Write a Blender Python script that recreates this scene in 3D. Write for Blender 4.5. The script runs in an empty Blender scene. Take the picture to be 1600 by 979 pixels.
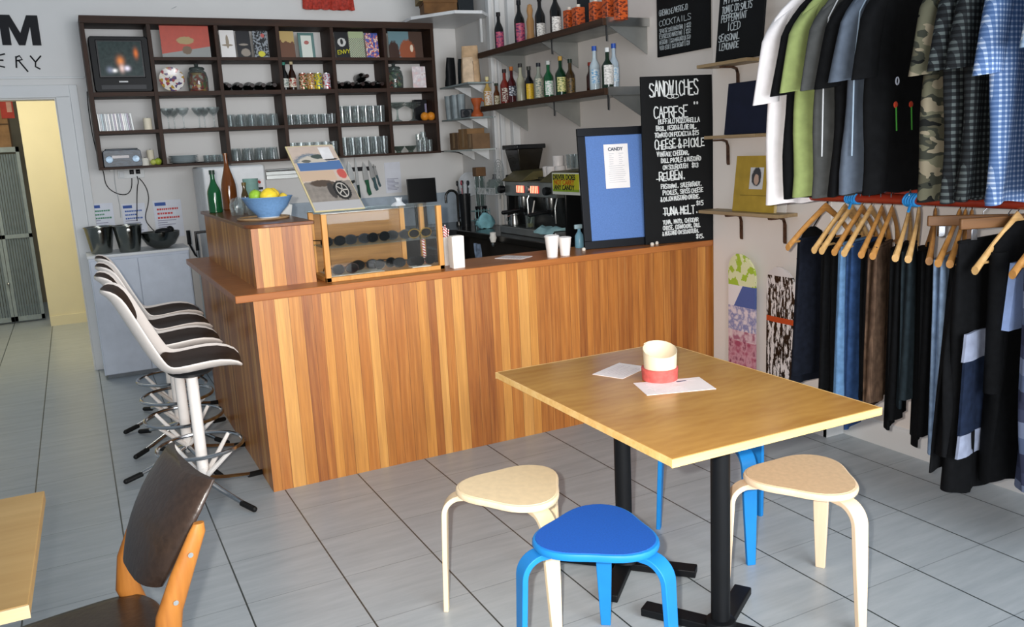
import bpy, bmesh, math, random
from mathutils import Vector, Matrix
random.seed(7)
S = bpy.context.scene
COL = S.collection
PI = math.pi

# ------------------------------------------------------------------ camera
CX, CY, CZ = -0.664, -3.924, 1.550
YAW, PIT, ROL, FPX = 0.4665, 0.1934, -0.0502, 1326.1
def _axes():
    cy, sy, cp, sp, cr, sr = math.cos(YAW), math.sin(YAW), math.cos(PIT), math.sin(PIT), math.cos(ROL), math.sin(ROL)
    f = Vector((sy*cp, cy*cp, -sp)); rt = Vector((cy, -sy, 0)); up = rt.cross(f)
    return cr*rt + sr*up, -sr*rt + cr*up, f
CR, CU, CF = _axes()
CP = Vector((CX, CY, CZ))
cam = bpy.data.objects.new('camera', bpy.data.cameras.new('camera'))
COL.objects.link(cam)
cam.matrix_world = Matrix(((CR.x, CU.x, -CF.x, CX), (CR.y, CU.y, -CF.y, CY), (CR.z, CU.z, -CF.z, CZ), (0, 0, 0, 1)))
cam.data.sensor_width = 36.0
cam.data.lens = FPX/1600*36.0
cam.data.clip_start = 0.05
S.camera = cam

def at(px, py, ax, v):
    """point of the room seen at photo pixel (px, py) on the plane x, y or z = v"""
    d = CF + CR*((px-800)/FPX) + CU*((489.5-py)/FPX)
    i = 'xyz'.index(ax)
    return CP + d*((v-CP[i])/d[i])

# ------------------------------------------------------------------ light
w = bpy.data.worlds.new('world'); S.world = w; w.use_nodes = True
wb = w.node_tree.nodes['Background']
wb.inputs[0].default_value = (0.74, 0.87, 1.0, 1); wb.inputs[1].default_value = 0.24
def area(name, loc, target, size, power, color, sizey=None):
    l = bpy.data.lights.new(name, 'AREA'); l.energy = power; l.color = color
    l.shape = 'RECTANGLE'; l.size = size; l.size_y = sizey or size
    o = bpy.data.objects.new(name, l); COL.objects.link(o); o.location = loc
    o.rotation_euler = (Vector(target)-Vector(loc)).to_track_quat('-Z', 'Y').to_euler()
    return o
# the camera's own flash, a hand's breadth left of the lens
fl = bpy.data.lights.new('camera_flash', 'SPOT'); fl.energy = 350; fl.color = (1.0, 0.93, 0.85); fl.spot_size = math.radians(76); fl.spot_blend = 1.0; fl.shadow_soft_size = .018
fo = bpy.data.objects.new('camera_flash', fl); COL.objects.link(fo); fo.location = CP - CR*0.075 + CU*0.03
fo.rotation_euler = (CF + CR*0.03 - CU*.02).to_track_quat('-Z', 'Y').to_euler()
# daylight from the shop front behind and to the right
area('shopfront_daylight', (1.1, -6.0, 1.9), (0.8, 3.0, 1.7), 4.6, 290, (0.93, 0.96, 1.0), 2.3)
# lamp of the corridor beyond the door
area('corridor_lamp', (-1.1, 4.5, 2.9), (-1.0, 4.6, 0), 0.5, 21, (1.0, 0.94, 0.78))
S.view_settings.view_transform = 'Standard'
S.view_settings.look = 'None'
S.view_settings.gamma = 1
S.view_settings.use_curve_mapping = False
S.view_settings.exposure = 0.45

# ------------------------------------------------------------------ materials
def lin(c):
    if isinstance(c, str):
        c = [int(c[i:i+2], 16)/255 for i in (0, 2, 4)]
        c = [x/12.92 if x <= .04045 else ((x+.055)/1.055)**2.4 for x in c]
    return (c[0], c[1], c[2], 1.0)
class NT:
    def __init__(s, name):
        s.m = bpy.data.materials.new(name); s.m.use_nodes = True
        s.t = s.m.node_tree; s.b = s.t.nodes['Principled BSDF']
        s.tc = None
    def n(s, typ, **kw):
        x = s.t.nodes.new(typ)
        for k, v in kw.items(): setattr(x, k, v)
        return x
    def l(s, a, b): s.t.links.new(a, b)
    def obj(s):
        if not s.tc: s.tc = s.n('ShaderNodeTexCoord')
        return s.tc.outputs['Object']
    def gen(s):
        if not s.tc: s.tc = s.n('ShaderNodeTexCoord')
        return s.tc.outputs['Generated']
    def mapped(s, scale, loc=(0, 0, 0), src=None):
        mp = s.n('ShaderNodeMapping'); mp.inputs['Scale'].default_value = scale; mp.inputs['Location'].default_value = loc
        s.l(src or s.obj(), mp.inputs[0]); return mp.outputs[0]
    def noise(s, vec, sc, det=3, rough=.5):
        x = s.n('ShaderNodeTexNoise'); x.inputs['Scale'].default_value = sc; x.inputs['Detail'].default_value = det
        x.inputs['Roughness'].default_value = rough; s.l(vec, x.inputs['Vector']); return x.outputs['Fac']
    def math(s, op, a, b=None, c=None):
        x = s.n('ShaderNodeMath', operation=op)
        for i, v in enumerate((a, b, c)):
            if v is None: continue
            if isinstance(v, (int, float)): x.inputs[i].default_value = v
            else: s.l(v, x.inputs[i])
        return x.outputs[0]
    def ramp(s, fac, stops, const=False):
        x = s.n('ShaderNodeValToRGB'); cr = x.color_ramp
        if const: cr.interpolation = 'CONSTANT'
        while len(cr.elements) < len(stops): cr.elements.new(.5)
        for e, (p, c) in zip(cr.elements, stops): e.position = p; e.color = lin(c)
        s.l(fac, x.inputs[0]); return x.outputs[0]
    def mix(s, fac, a, b, typ='MIX'):
        x = s.n('ShaderNodeMix', data_type='RGBA', blend_type=typ)
        for i, v in ((0, fac), (6, a), (7, b)):
            if isinstance(v, (int, float)): x.inputs[i].default_value = v
            elif isinstance(v, (str, tuple)): x.inputs[i].default_value = lin(v)
            else: s.l(v, x.inputs[i])
        return x.outputs[2]
    def xyz(s, vec=None):
        x = s.n('ShaderNodeSeparateXYZ'); s.l(vec or s.obj(), x.inputs[0]); return x.outputs
    def base(s, c):
        if isinstance(c, (str, tuple)): s.b.inputs['Base Color'].default_value = lin(c)
        else: s.l(c, s.b.inputs['Base Color'])
    def bump(s, h, st=.2, d=.01):
        x = s.n('ShaderNodeBump'); x.inputs['Strength'].default_value = st; x.inputs['Distance'].default_value = d
        s.l(h, x.inputs['Height']); s.l(x.outputs[0], s.b.inputs['Normal'])
    def set(s, **kw):
        for k, v in kw.items(): s.b.inputs[k.replace('_', ' ')].default_value = v
        return s
MC = {}
def plain(c, rough=.5, metal=0., var=.06, sc=14, bump=0, **kw):
    """procedural paint, plastic, cloth or metal with a light mottling"""
    key = (c, rough, metal, var, sc, bump, tuple(kw.items()))
    if key in MC: return MC[key]
    n = NT('paint_' + str(len(MC)))
    f = n.noise(n.obj(), sc)
    l = lin(c)
    a = tuple(min(1, x*(1-var*1.6)) for x in l[:3]); b = tuple(min(1, x*(1+var*1.6)) for x in l[:3])
    n.base(n.ramp(f, [(.3, a), (.7, b)]))
    n.set(Roughness=rough, Metallic=metal, **kw)
    if not metal and 'Specular_IOR_Level' not in kw: n.b.inputs['Specular IOR Level'].default_value = .5 if rough < .3 else .22
    if bump: n.bump(f, bump, .004)
    MC[key] = n.m; return n.m
def wood(c1, c2, axis='x', sc=1.0, rough=.45, fine=60, **kw):
    key = ('w', c1, c2, axis, sc, rough, fine)
    if key in MC: return MC[key]
    n = NT('wood_' + str(len(MC)))
    st = {'x': (1.2, 14, 14), 'y': (14, 1.2, 14), 'z': (14, 14, 1.2)}[axis]
    v = n.mapped(tuple(x*sc for x in st))
    f = n.noise(v, 1.6, 4, .6)
    st2 = {'x': (3, fine, fine), 'y': (fine, 3, fine), 'z': (fine, fine, 3)}[axis]
    g = n.noise(n.mapped(st2), 1.5, 2)
    col = n.ramp(f, [(.3, c1), (.72, c2)])
    n.base(n.mix(.35, col, n.ramp(g, [(.25, c1), (.75, c2)])))
    n.set(Roughness=rough, **kw); n.b.inputs['Specular IOR Level'].default_value = .28; n.bump(g, .05, .002)
    MC[key] = n.m; return n.m
def glass(name, tint, op=.12, rough=.03, painted_sheen=.28, edge=.85):
    """thin drinking or pane glass: mostly clear, mirrors at the rim"""
    if name in MC: return MC[name]
    m = bpy.data.materials.new(name); m.use_nodes = True; t = m.node_tree; t.nodes.clear()
    o = t.nodes.new('ShaderNodeOutputMaterial'); mx = t.nodes.new('ShaderNodeMixShader')
    tr = t.nodes.new('ShaderNodeBsdfTransparent'); tr.inputs[0].default_value = lin(tint)
    gl = t.nodes.new('ShaderNodeBsdfGlossy'); gl.inputs['Roughness'].default_value = rough
    nz = t.nodes.new('ShaderNodeTexNoise'); nz.inputs['Scale'].default_value = 30
    lw = t.nodes.new('ShaderNodeLayerWeight'); lw.inputs[0].default_value = .22
    mp = t.nodes.new('ShaderNodeMapRange'); mp.inputs['To Min'].default_value = op; mp.inputs['To Max'].default_value = edge
    rr = t.nodes.new('ShaderNodeMapRange'); rr.inputs['To Min'].default_value = rough*.6; rr.inputs['To Max'].default_value = rough*1.6
    t.links.new(nz.outputs[0], rr.inputs[0]); t.links.new(rr.outputs[0], gl.inputs['Roughness'])
    t.links.new(lw.outputs['Facing'], mp.inputs[0]); t.links.new(mp.outputs[0], mx.inputs[0])
    df = t.nodes.new('ShaderNodeBsdfDiffuse'); df.inputs[0].default_value = (.85, .9, .9, 1); m2 = t.nodes.new('ShaderNodeMixShader'); m2.inputs[0].default_value = painted_sheen  # white diffuse blended into the gloss, standing in for bright reflections
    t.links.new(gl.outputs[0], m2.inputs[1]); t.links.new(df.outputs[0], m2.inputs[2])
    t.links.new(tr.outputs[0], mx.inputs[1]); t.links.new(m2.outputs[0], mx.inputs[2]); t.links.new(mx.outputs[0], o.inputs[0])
    MC[name] = m; return m

# ------------------------------------------------------------------ mesh tools
class MB:
    """collects shapes; build() links them as ONE mesh object"""
    def __init__(s): s.v = []; s.f = []; s.mi = []; s.cur = 0
    def mat(s, i): s.cur = i; return s
    def add(s, vs, fs):
        o = len(s.v); s.v += [Vector(v) for v in vs]
        for f in fs: s.f.append([i+o for i in f]); s.mi.append(s.cur)
        return s
    def box(s, x0, x1, y0, y1, z0, z1):
        return s.add([(x, y, z) for x in (x0, x1) for y in (y0, y1) for z in (z0, z1)],
                     [(0, 1, 3, 2), (4, 6, 7, 5), (0, 4, 5, 1), (2, 3, 7, 6), (0, 2, 6, 4), (1, 5, 7, 3)])
    def obox(s, c, sx, sy, sz, rot):
        """box of size sx,sy,sz round c turned by Euler rot"""
        from mathutils import Euler
        M = Euler(rot).to_matrix(); c = Vector(c)
        vs = [c + M @ Vector((x, y, z)) for x in (-sx/2, sx/2) for y in (-sy/2, sy/2) for z in (-sz/2, sz/2)]
        return s.add(vs, [(0, 1, 3, 2), (4, 6, 7, 5), (0, 4, 5, 1), (2, 3, 7, 6), (0, 2, 6, 4), (1, 5, 7, 3)])
    def rings(s, rs, cap=True, close=True):
        n = len(rs[0]); vs = [p for r in rs for p in r]; fs = []
        for k in range(len(rs)-1):
            for i in range(n if close else n-1):
                j = (i+1) % n; fs.append((k*n+i, k*n+j, (k+1)*n+j, (k+1)*n+i))
        if cap: fs.append(tuple(range(n-1, -1, -1))); fs.append(tuple((len(rs)-1)*n+i for i in range(n)))
        return s.add(vs, fs)
    def lathe(s, prof, c=(0, 0, 0), n=24, axis='z'):
        c = Vector(c); rs = []
        for r, h in prof:
            ring = []
            for i in range(n):
                a = 2*PI*i/n; x, y = max(r, 1e-4)*math.cos(a), max(r, 1e-4)*math.sin(a)
                ring.append(c + Vector({'z': (x, y, h), 'x': (h, x, y), 'y': (x, h, y)}[axis]))
            rs.append(ring)
        return s.rings(rs)
    def tube(s, pts, r, n=8, closed=False):
        pts = [Vector(p) for p in pts]; m = len(pts); rs = []
        rad = r if isinstance(r, (list, tuple)) else [r]*m
        prev = None
        for k, p in enumerate(pts):
            if closed: d = pts[(k+1) % m]-pts[k-1]
            else: d = pts[min(k+1, m-1)]-pts[max(k-1, 0)]
            d = d.normalized() if d.length > 1e-9 else Vector((0, 0, 1))
            if prev is None:
                u = d.orthogonal().normalized()
            else:
                u = (prev - d*prev.dot(d)); u = u.normalized() if u.length > 1e-6 else d.orthogonal().normalized()
            prev = u; v = d.cross(u)
            rs.append([p + (u*math.cos(2*PI*i/n)+v*math.sin(2*PI*i/n))*rad[k] for i in range(n)])
        if closed: rs.append(rs[0]); return s.rings(rs, cap=False)
        return s.rings(rs)
    def prism(s, poly, d0, d1, axis='z'):
        """2-D outline extruded between d0 and d1 along axis"""
        def P(a, b, h): return {'z': (a, b, h), 'y': (a, h, b), 'x': (h, a, b)}[axis]
        n = len(poly)
        return s.rings([[Vector(P(a, b, d0)) for a, b in poly], [Vector(P(a, b, d1)) for a, b in poly]])
    def sphere(s, c, r, sx=1, sy=1, sz=1, n=16):
        prof = [(r*math.sin(PI*k/(n//2)), -r*math.cos(PI*k/(n//2))) for k in range(n//2+1)]
        c = Vector(c); rs = []
        for rr, h in prof:
            rs.append([c+Vector((max(rr, 1e-4)*math.cos(2*PI*i/n)*sx, max(rr, 1e-4)*math.sin(2*PI*i/n)*sy, h*sz)) for i in range(n)])
        return s.rings(rs)
    def build(s, name, mats, parent=None, bevel=0, smooth=None, label=None, seg=2):
        me = bpy.data.meshes.new(name); me.from_pydata([tuple(v) for v in s.v], [], s.f)
        if not isinstance(mats, (list, tuple)): mats = [mats]
        for m in mats: me.materials.append(m)
        me.polygons.foreach_set('material_index', s.mi)
        bm = bmesh.new(); bm.from_mesh(me); bmesh.ops.recalc_face_normals(bm, faces=bm.faces); bm.to_mesh(me); bm.free()
        if smooth is None: smooth = 35
        if smooth:
            me.polygons.foreach_set('use_smooth', [True]*len(me.polygons))
            try: me.set_sharp_from_angle(angle=math.radians(smooth))
            except Exception: pass
        o = bpy.data.objects.new(name, me); COL.objects.link(o)
        if parent: o.parent = parent
        if bevel:
            b = o.modifiers.new('bevel', 'BEVEL'); b.width = bevel; b.segments = seg; b.limit_method = 'ANGLE'; b.angle_limit = math.radians(40)
        if label: o['label'] = label
        return o
def thing(name, label, cat, loc=(0, 0, 0), rz=0, group=None, rot=None):
    o = bpy.data.objects.new(name, None); COL.objects.link(o); o.location = loc
    o.rotation_euler = rot if rot else (0, 0, rz); o.empty_display_size = .05
    o['label'] = label; o['category'] = cat
    if group: o['group'] = group
    return o
def tag(o, label, cat, group=None):
    o['label'] = label; o['category'] = cat
    if group: o['group'] = group
    return o
def struct(name, mb, m, parent=None, **kw):
    o = mb.build(name, m, parent, **kw)
    if not parent: o['kind'] = 'structure'
    return o
def dup(root, loc, rz=None, label=None, group=None, rot=None):
    r = root.copy(); COL.objects.link(r); r.location = loc
    if rz is not None: r.rotation_euler = (0, 0, rz)
    if rot: r.rotation_euler = rot
    if label: r['label'] = label
    if group: r['group'] = group
    for ch in list(root.children):
        c = ch.copy(); COL.objects.link(c); c.parent = r
        for g in list(ch.children):
            d = g.copy(); COL.objects.link(d); d.parent = c
    return r
ORD = ['first', 'second', 'third', 'fourth', 'fifth', 'sixth', 'seventh', 'eighth', 'ninth', 'tenth', 'eleventh', 'twelfth']

# single-stroke lettering, 6 wide and 8 high, for everything written by hand
GL = {'A': '00 38 60|13 53', 'B': '00 08 48 57 56 44 04|44 63 61 50 00', 'C': '67 48 28 06 02 20 40 61', 'D': '00 08 38 66 62 30 00',
'E': '60 00 08 68|04 44', 'F': '00 08 68|04 44', 'G': '67 48 28 06 02 20 40 62 64 34', 'H': '00 08|60 68|04 64', 'I': '30 38', 'J': '68 62 40 20 02',
'K': '00 08|68 03|24 60', 'L': '08 00 60', 'M': '00 08 33 68 60', 'N': '00 08 60 68', 'O': '28 06 02 20 40 62 66 48 28', 'P': '00 08 48 67 65 44 04',
'Q': '28 06 02 20 40 62 66 48 28|42 60', 'R': '00 08 48 67 65 44 04|34 60', 'S': '67 48 18 06 15 53 62 50 10 01', 'T': '30 38|08 68', 'U': '08 02 20 40 62 68',
'V': '08 30 68', 'W': '08 20 35 40 68', 'X': '00 68|08 60', 'Y': '08 34 68|34 30', 'Z': '08 68 00 60', '1': '16 38 30', '2': '06 28 48 66 64 00 60',
'3': '07 28 48 66 44 24|44 62 40 10 01', '5': '68 08 05 45 63 61 40 00', '6': '58 04 02 20 40 62 44 04', '0': '28 06 02 20 40 62 66 48 28', '4': '40 48 02 62',
'7': '08 68 20', '8': '24 06 28 48 66 44 24 02 20 40 62 44', '9': '20 66 48 28 06 24 64', '$': '66 48 18 06 15 53 62 50 10 02|39 3/', '&': '60 17 28 47 02 10 30 63',
'.': '30 31', ',': '31 2/', '*': '23 47|27 43|15 55', '|': '3/ 39', '+': '14 54|32 36', '-': '14 54', '/': '10 58'}
def ink(mb, text, o, u, v, h, wid, n, asp=.62, jit=.0, gap=1.28, lift=.002, rnd=random.Random(3)):
    """writes text as raised strokes: o = lower left, u/v = unit right/up, h = letter height"""
    o = Vector(o); u = Vector(u).normalized(); v = Vector(v).normalized(); n = Vector(n).normalized()
    x = 0; cw = h*asp
    for ch in text.upper():
        if ch in GL:
            hh = h*(1+rnd.uniform(-jit, jit)); dy = h*rnd.uniform(-jit, jit)*.5
            for st in GL[ch].split('|'):
                pts = []
                for tk in st.split():
                    yy = -1 if tk[1] == '/' else int(tk[1])
                    pts.append(o + u*(x+int(tk[0])/6*cw) + v*(dy+yy/8*hh) + n*lift)
                for a, b in zip(pts, pts[1:]):
                    d = (b-a)
                    if d.length < 1e-6: continue
                    d.normalize(); p = d.cross(n)*wid/2; a2 = a-d*wid*.35; b2 = b+d*wid*.35
                    mb.add([a2-p, a2+p, b2+p, b2-p, a2-p+n*.0012, a2+p+n*.0012, b2+p+n*.0012, b2-p+n*.0012],
                           [(4, 5, 6, 7), (0, 3, 2, 1), (0, 1, 5, 4), (2, 3, 7, 6), (1, 2, 6, 5), (3, 0, 4, 7)])
        x += cw*gap if ch != ' ' else cw*.75
    return x
def type_(text, size, o, u, v, name, m, parent=None, bold=0, align='LEFT', lift=.0015):
    """printed words in the built-in typeface, turned into a thin mesh"""
    cu = bpy.data.curves.new('t', 'FONT'); cu.body = text; cu.size = size; cu.extrude = .0006; cu.offset = bold; cu.align_x = align
    to = bpy.data.objects.new('t', cu); COL.objects.link(to)
    bpy.context.view_layer.update()
    me = bpy.data.meshes.new_from_object(to.evaluated_get(bpy.context.evaluated_depsgraph_get()))
    bpy.data.objects.remove(to); me.name = name
    u = Vector(u).normalized(); v = Vector(v).normalized(); nn = u.cross(v)
    M = Matrix(((u.x, v.x, nn.x, 0), (u.y, v.y, nn.y, 0), (u.z, v.z, nn.z, 0), (0, 0, 0, 1)))
    me.transform(Matrix.Translation(Vector(o)+nn*lift) @ M)
    me.materials.clear(); me.materials.append(m)
    ob = bpy.data.objects.new(name, me); COL.objects.link(ob)
    if parent: ob.parent = parent
    return ob
# ------------------------------------------------------------------ the setting
T = .357
n = NT('grey_floor_tile')
x, y, z = n.xyz()
ux = n.math('DIVIDE', n.math('SUBTRACT', x, .053), T); uy = n.math('DIVIDE', n.math('SUBTRACT', y, -.278), T)
ex = n.math('ABSOLUTE', n.math('SUBTRACT', n.math('FRACT', n.math('ADD', ux, .5)), .5))
ey = n.math('ABSOLUTE', n.math('SUBTRACT', n.math('FRACT', n.math('ADD', uy, .5)), .5))
gx = n.math('LESS_THAN', ex, .0085); gy = n.math('LESS_THAN', ey, .0055)
st = n.noise(n.mapped((1.2, 9, 1)), 2.2, 5, .65)
cell = n.n('ShaderNodeCombineXYZ'); n.l(n.math('FLOOR', ux), cell.inputs[0]); n.l(n.math('FLOOR', uy), cell.inputs[1])
wn = n.n('ShaderNodeTexWhiteNoise', noise_dimensions='3D'); n.l(cell.outputs[0], wn.inputs[0])
c = n.ramp(st, [(.25, '959da2'), (.6, 'a7aeb2'), (.85, 'b3b9bc')])
c = n.mix(n.math('MULTIPLY', wn.outputs['Value'], .14), c, 'a4adb4')
c = n.mix(n.math('MULTIPLY', gy, .75), c, '70787b')
c = n.mix(gx, c, '343b3b')
n.base(c); n.set(Roughness=.33); n.bump(n.math('SUBTRACT', st, n.math('MULTIPLY', n.math('MAXIMUM', gx, gy), 2.0)), .12, .004)
M_floor = n.m
def wallmat(name, c):
    n = NT(name); f = n.noise(n.obj(), 3, 4); g = n.noise(n.obj(), 160, 2)
    l = lin(c)[:3]
    n.base(n.ramp(f, [(.3, tuple(x*.95 for x in l)), (.7, l)])); n.set(Roughness=.62); n.bump(g, .06, .002); return n.m
M_wall = wallmat('white_wall_paint', 'd9d8d6')
M_wall2 = wallmat('warm_white_wall_paint', 'e3dcd6')
M_cream = wallmat('cream_wall_paint', 'ded5b4')
M_trim = wallmat('white_trim_paint', 'd8d9d9')
XW, XP, YB = 2.77, 2.65, 3.33
struct('floor', MB().box(-3.4, 3.0, -6.2, 8.2, -.05, 0), M_floor, smooth=0)
# back wall with the doorway at its left
struct('wall_back', MB().box(-.69, 2.77, YB, YB+.14, 0, 3.6).box(-3.4, -.69, YB, YB+.14, 2.06, 3.6).box(-3.4, -1.62, YB, YB+.14, 0, 2.06), M_wall, smooth=0)
struct('wall_right', MB().box(XW, XW+.14, -6.0, YB+.14, 0, 3.6), M_wall2, smooth=0)
struct('wall_pilaster', MB().box(XP, XW, -.9, -.02, 0, 3.6), M_wall2, bevel=.004)
struct('wall_chase', MB().box(2.56, XW, 2.62, YB, 0, 3.6), M_wall, bevel=.004)
struct('trim_1', MB().box(2.545, 2.575, 2.60, 2.66, .9, 3.6).box(2.60, 2.64, 2.585, 2.62, .9, 3.6).box(2.70, 2.77, 2.56, 2.62, .9, 3.6), M_trim, bevel=.006)
struct('trim_2', MB().box(-1.4, -.56, YB-.022, YB, 2.07, 2.16).box(-.68, -.585, YB-.022, YB, 0, 2.08), M_trim, bevel=.004)
struct('trim_3', MB().box(-3.4, -.47, YB-.008, YB, 2.205, 2.222), M_trim, bevel=.003)
struct('trim_4', MB().box(-.585, -.53, YB-.03, YB, 0, 2.16), M_trim, bevel=.004)
struct('baseboard_right', MB().prism([(XW, 0), (XW-.022, 0), (XW-.022, .10), (XW-.014, .115), (XW, .12)], -6, -.9, 'y')
       .prism([(XP, 0), (XP-.022, 0), (XP-.022, .10), (XP-.014, .115), (XP, .12)], -.92, -.02, 'y')
       .box(XP-.022, XW-.02, -.922, -.9, 0, .115), M_trim)
# corridor beyond the doorway
struct('wall_corridor', MB().box(-1.03, 1.0, 5.75, 5.9, 0, 3.2).box(-.35, -.2, YB+.14, 5.75, 0, 3.2).box(-1.75, -1.62, YB+.14, 7.6, 0, 3.2), M_cream, smooth=0)
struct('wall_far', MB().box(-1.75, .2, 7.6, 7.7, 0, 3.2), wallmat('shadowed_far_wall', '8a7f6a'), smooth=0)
struct('baseboard_corridor', MB().box(-1.03, -.35, 5.735, 5.75, 0, .1), M_cream)
# ------------------------------------------------------------------ service counter
def boards(name, axis, w=.052):
    """upright hardwood boards, every board its own tone"""
    n = NT(name); x, y, z = n.xyz(); a = {'x': x, 'y': y}[axis]
    # boards of uneven width: warp the running axis slightly
    k = n.math('DIVIDE', a, w)
    k = n.math('ADD', k, n.math('MULTIPLY', n.math('SINE', n.math('MULTIPLY', a, 21.0)), .22))
    idx = n.math('FLOOR', k); fr = n.math('FRACT', k)
    wn = n.n('ShaderNodeTexWhiteNoise', noise_dimensions='1D'); n.l(n.math('ADD', idx, 3.7), wn.inputs['W'])
    tone = n.ramp(wn.outputs['Value'], [(0, '7a4824'), (.2, '96602f'), (.4, 'b27a3c'), (.55, '9c6632'), (.7, 'c4924c'), (.9, 'd0a25c'), (1, 'dcb473')])
    off = n.n('ShaderNodeCombineXYZ'); n.l(n.math('MULTIPLY', idx, 3.1), off.inputs[2]); n.l(n.math('MULTIPLY', a, 30.0), off.inputs[0]); n.l(z, off.inputs[1])
    g = n.noise(off.outputs[0], 1.7, 5, .65)
    off2 = n.n('ShaderNodeCombineXYZ'); n.l(n.math('MULTIPLY', idx, 5.3), off2.inputs[2]); n.l(n.math('MULTIPLY', a, 130.0), off2.inputs[0]); n.l(n.math('MULTIPLY', z, 5.0), off2.inputs[1])
    g2 = n.noise(off2.outputs[0], 1.0, 3, .6)
    c = n.mix(.38, tone, n.ramp(g, [(.3, '7c4a22'), (.52, 'b47c3e'), (.72, 'd8a763')]))
    c = n.mix(.4, c, n.ramp(g2, [(.3, '7d4620'), (.7, 'e0aa66')]), 'SOFT_LIGHT')
    gap = n.math('LESS_THAN', n.math('ABSOLUTE', n.math('SUBTRACT', fr, .5)), .478)
    c = n.mix(n.math('MULTIPLY', n.math('SUBTRACT', 1.0, gap), .55), c, '4a2410')
    n.base(c); n.set(Roughness=.38); n.bump(n.math('ADD', gap, n.math('MULTIPLY', g2, .2)), .25, .003); return n.m
M_bx = boards('upright_boards_front', 'x'); M_by = boards('upright_boards_side', 'y')
M_bench = wood('8f5228', 'b3713c', 'x', 1, .3)
M_bench_y = wood('7a4523', '9c6236', 'y', 1, .33)
BZ = .955
ct = thing('service_counter', 'timber clad service counter of upright boards with brown worktop', 'counter', (0, 0, 0))
MB().box(0, 2.73, 0, .022, .0, BZ-.033).build('front_panel', M_bx, ct, smooth=0)
MB().box(0, .022, .022, 1.80, .0, BZ-.033).build('side_panel', M_by, ct, smooth=0)
MB().prism([(-.078, -.016), (2.76, -.016), (2.76, .36), (.52, .36), (.52, 1.80), (-.078, 1.80)], BZ-.034, BZ, 'z').build('worktop', M_bench, ct, bevel=.003, smooth=0)
MB().box(.50, .52, .30, 1.78, 0, .90).box(.52, 2.7, .30, .32, 0, .90).build('inner_panel', plain('3a2a1e', .7), ct, smooth=0)
# raised cabinet standing on the corner of the counter
rb = thing('raised_counter_box', 'boxed upstand of upright boards on the left end of the counter', 'counter box')
MB().box(.05, .335, .15, .168, BZ, 1.235).build('front_panel', boards('upright_boards_short', 'x', .046), rb, smooth=0)
MB().box(.05, .068, .168, 1.70, BZ, 1.235).build('side_panel', M_by, rb, smooth=0)
MB().box(.317, .335, .168, 1.70, BZ, 1.235).box(.068, .317, 1.682, 1.70, BZ, 1.235).build('inner_panel', M_by, rb, smooth=0)
pts = []
for k in range(7):
    a = PI*1.5 - (PI/2)*k/6; pts.append((.14+.11*math.cos(a), .235+.10*math.sin(a)))
MB().prism([(.345, .135)]+pts+[(.03, 1.70), (.345, 1.70)], 1.235, 1.253).build('top_board', wood('5e341d', '80502e', 'y', 1, .3), rb, bevel=.003)
RZ = 1.253

# ------------------------------------------------------------------ plywood cafe table in the foreground
M_ply = None
def plymat(name, a, b, ax='x'):
    n = NT(name)
    v = n.mapped((2.2, 7, 7) if ax == 'x' else (7, 2.2, 7)); d = n.noise(v, 1.3, 4, .6)
    w = n.n('ShaderNodeTexWave', bands_direction='Y' if ax == 'x' else 'X'); w.inputs['Scale'].default_value = 7; w.inputs['Distortion'].default_value = 9; w.inputs['Detail'].default_value = 3; w.inputs['Detail Scale'].default_value = 1.1
    n.l(n.mapped((.8, 1, 1) if ax == 'x' else (1, .8, 1)), w.inputs[0])
    n.base(n.mix(.18, n.ramp(d, [(.25, a), (.75, b)]), n.ramp(w.outputs['Fac'], [(0, a), (1, b)])))
    n.set(Roughness=.26); return n.m
M_ply = plymat('golden_plywood', 'a06d2e', 'c2924a'); M_plyedge = wood('dba95c', 'f0cd8e', 'x', 1, .5)
M_black = plain('0b0d10', .5)
tb = thing('cafe_table', 'square plywood cafe table with two black pedestal legs', 'table', (1.005, -1.725, 0), -.014)
A = [at(776, 578, 'z', .74), at(1045, 719, 'z', .74), at(1378, 637, 'z', .74), at(1045, 536, 'z', .74)]
MB().box(-.377, .384, -.53, .53, .722, .74).build('tabletop', M_ply, tb, bevel=.004, smooth=0)
MB().box(-.380, -.374, -.53, .53, .7185, .7395).box(.381, .387, -.53, .53, .7185, .7395).box(-.38, .387, -.533, -.527, .7165, .7398).box(-.38, .387, .527, .533, .7165, .7398).build('edge_band', M_plyedge, tb, bevel=.001, smooth=0)
for i, (px_, py_) in enumerate(((-.035, .225), (-.015, -.285))):
    MB().tube([(px_, py_, .03), (px_, py_, .70)], .030, 20).lathe([(.05, .035), (.045, .05), (.03, .055)], (px_, py_, 0), 20).build('pole', M_black, tb)
    MB().box(px_-.10, px_+.10, py_-.10, py_+.10, .705, .722).build('mounting_plate', M_black, tb, smooth=0)
    f = MB()
    for a in (.77, .77+PI/2) if i == 0 else (.58, .58+PI/2):
        f.obox((px_, py_, .022), .52, .058, .028, (0, 0, a))
    f.build('foot', M_black, tb, bevel=.004, smooth=0)

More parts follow.
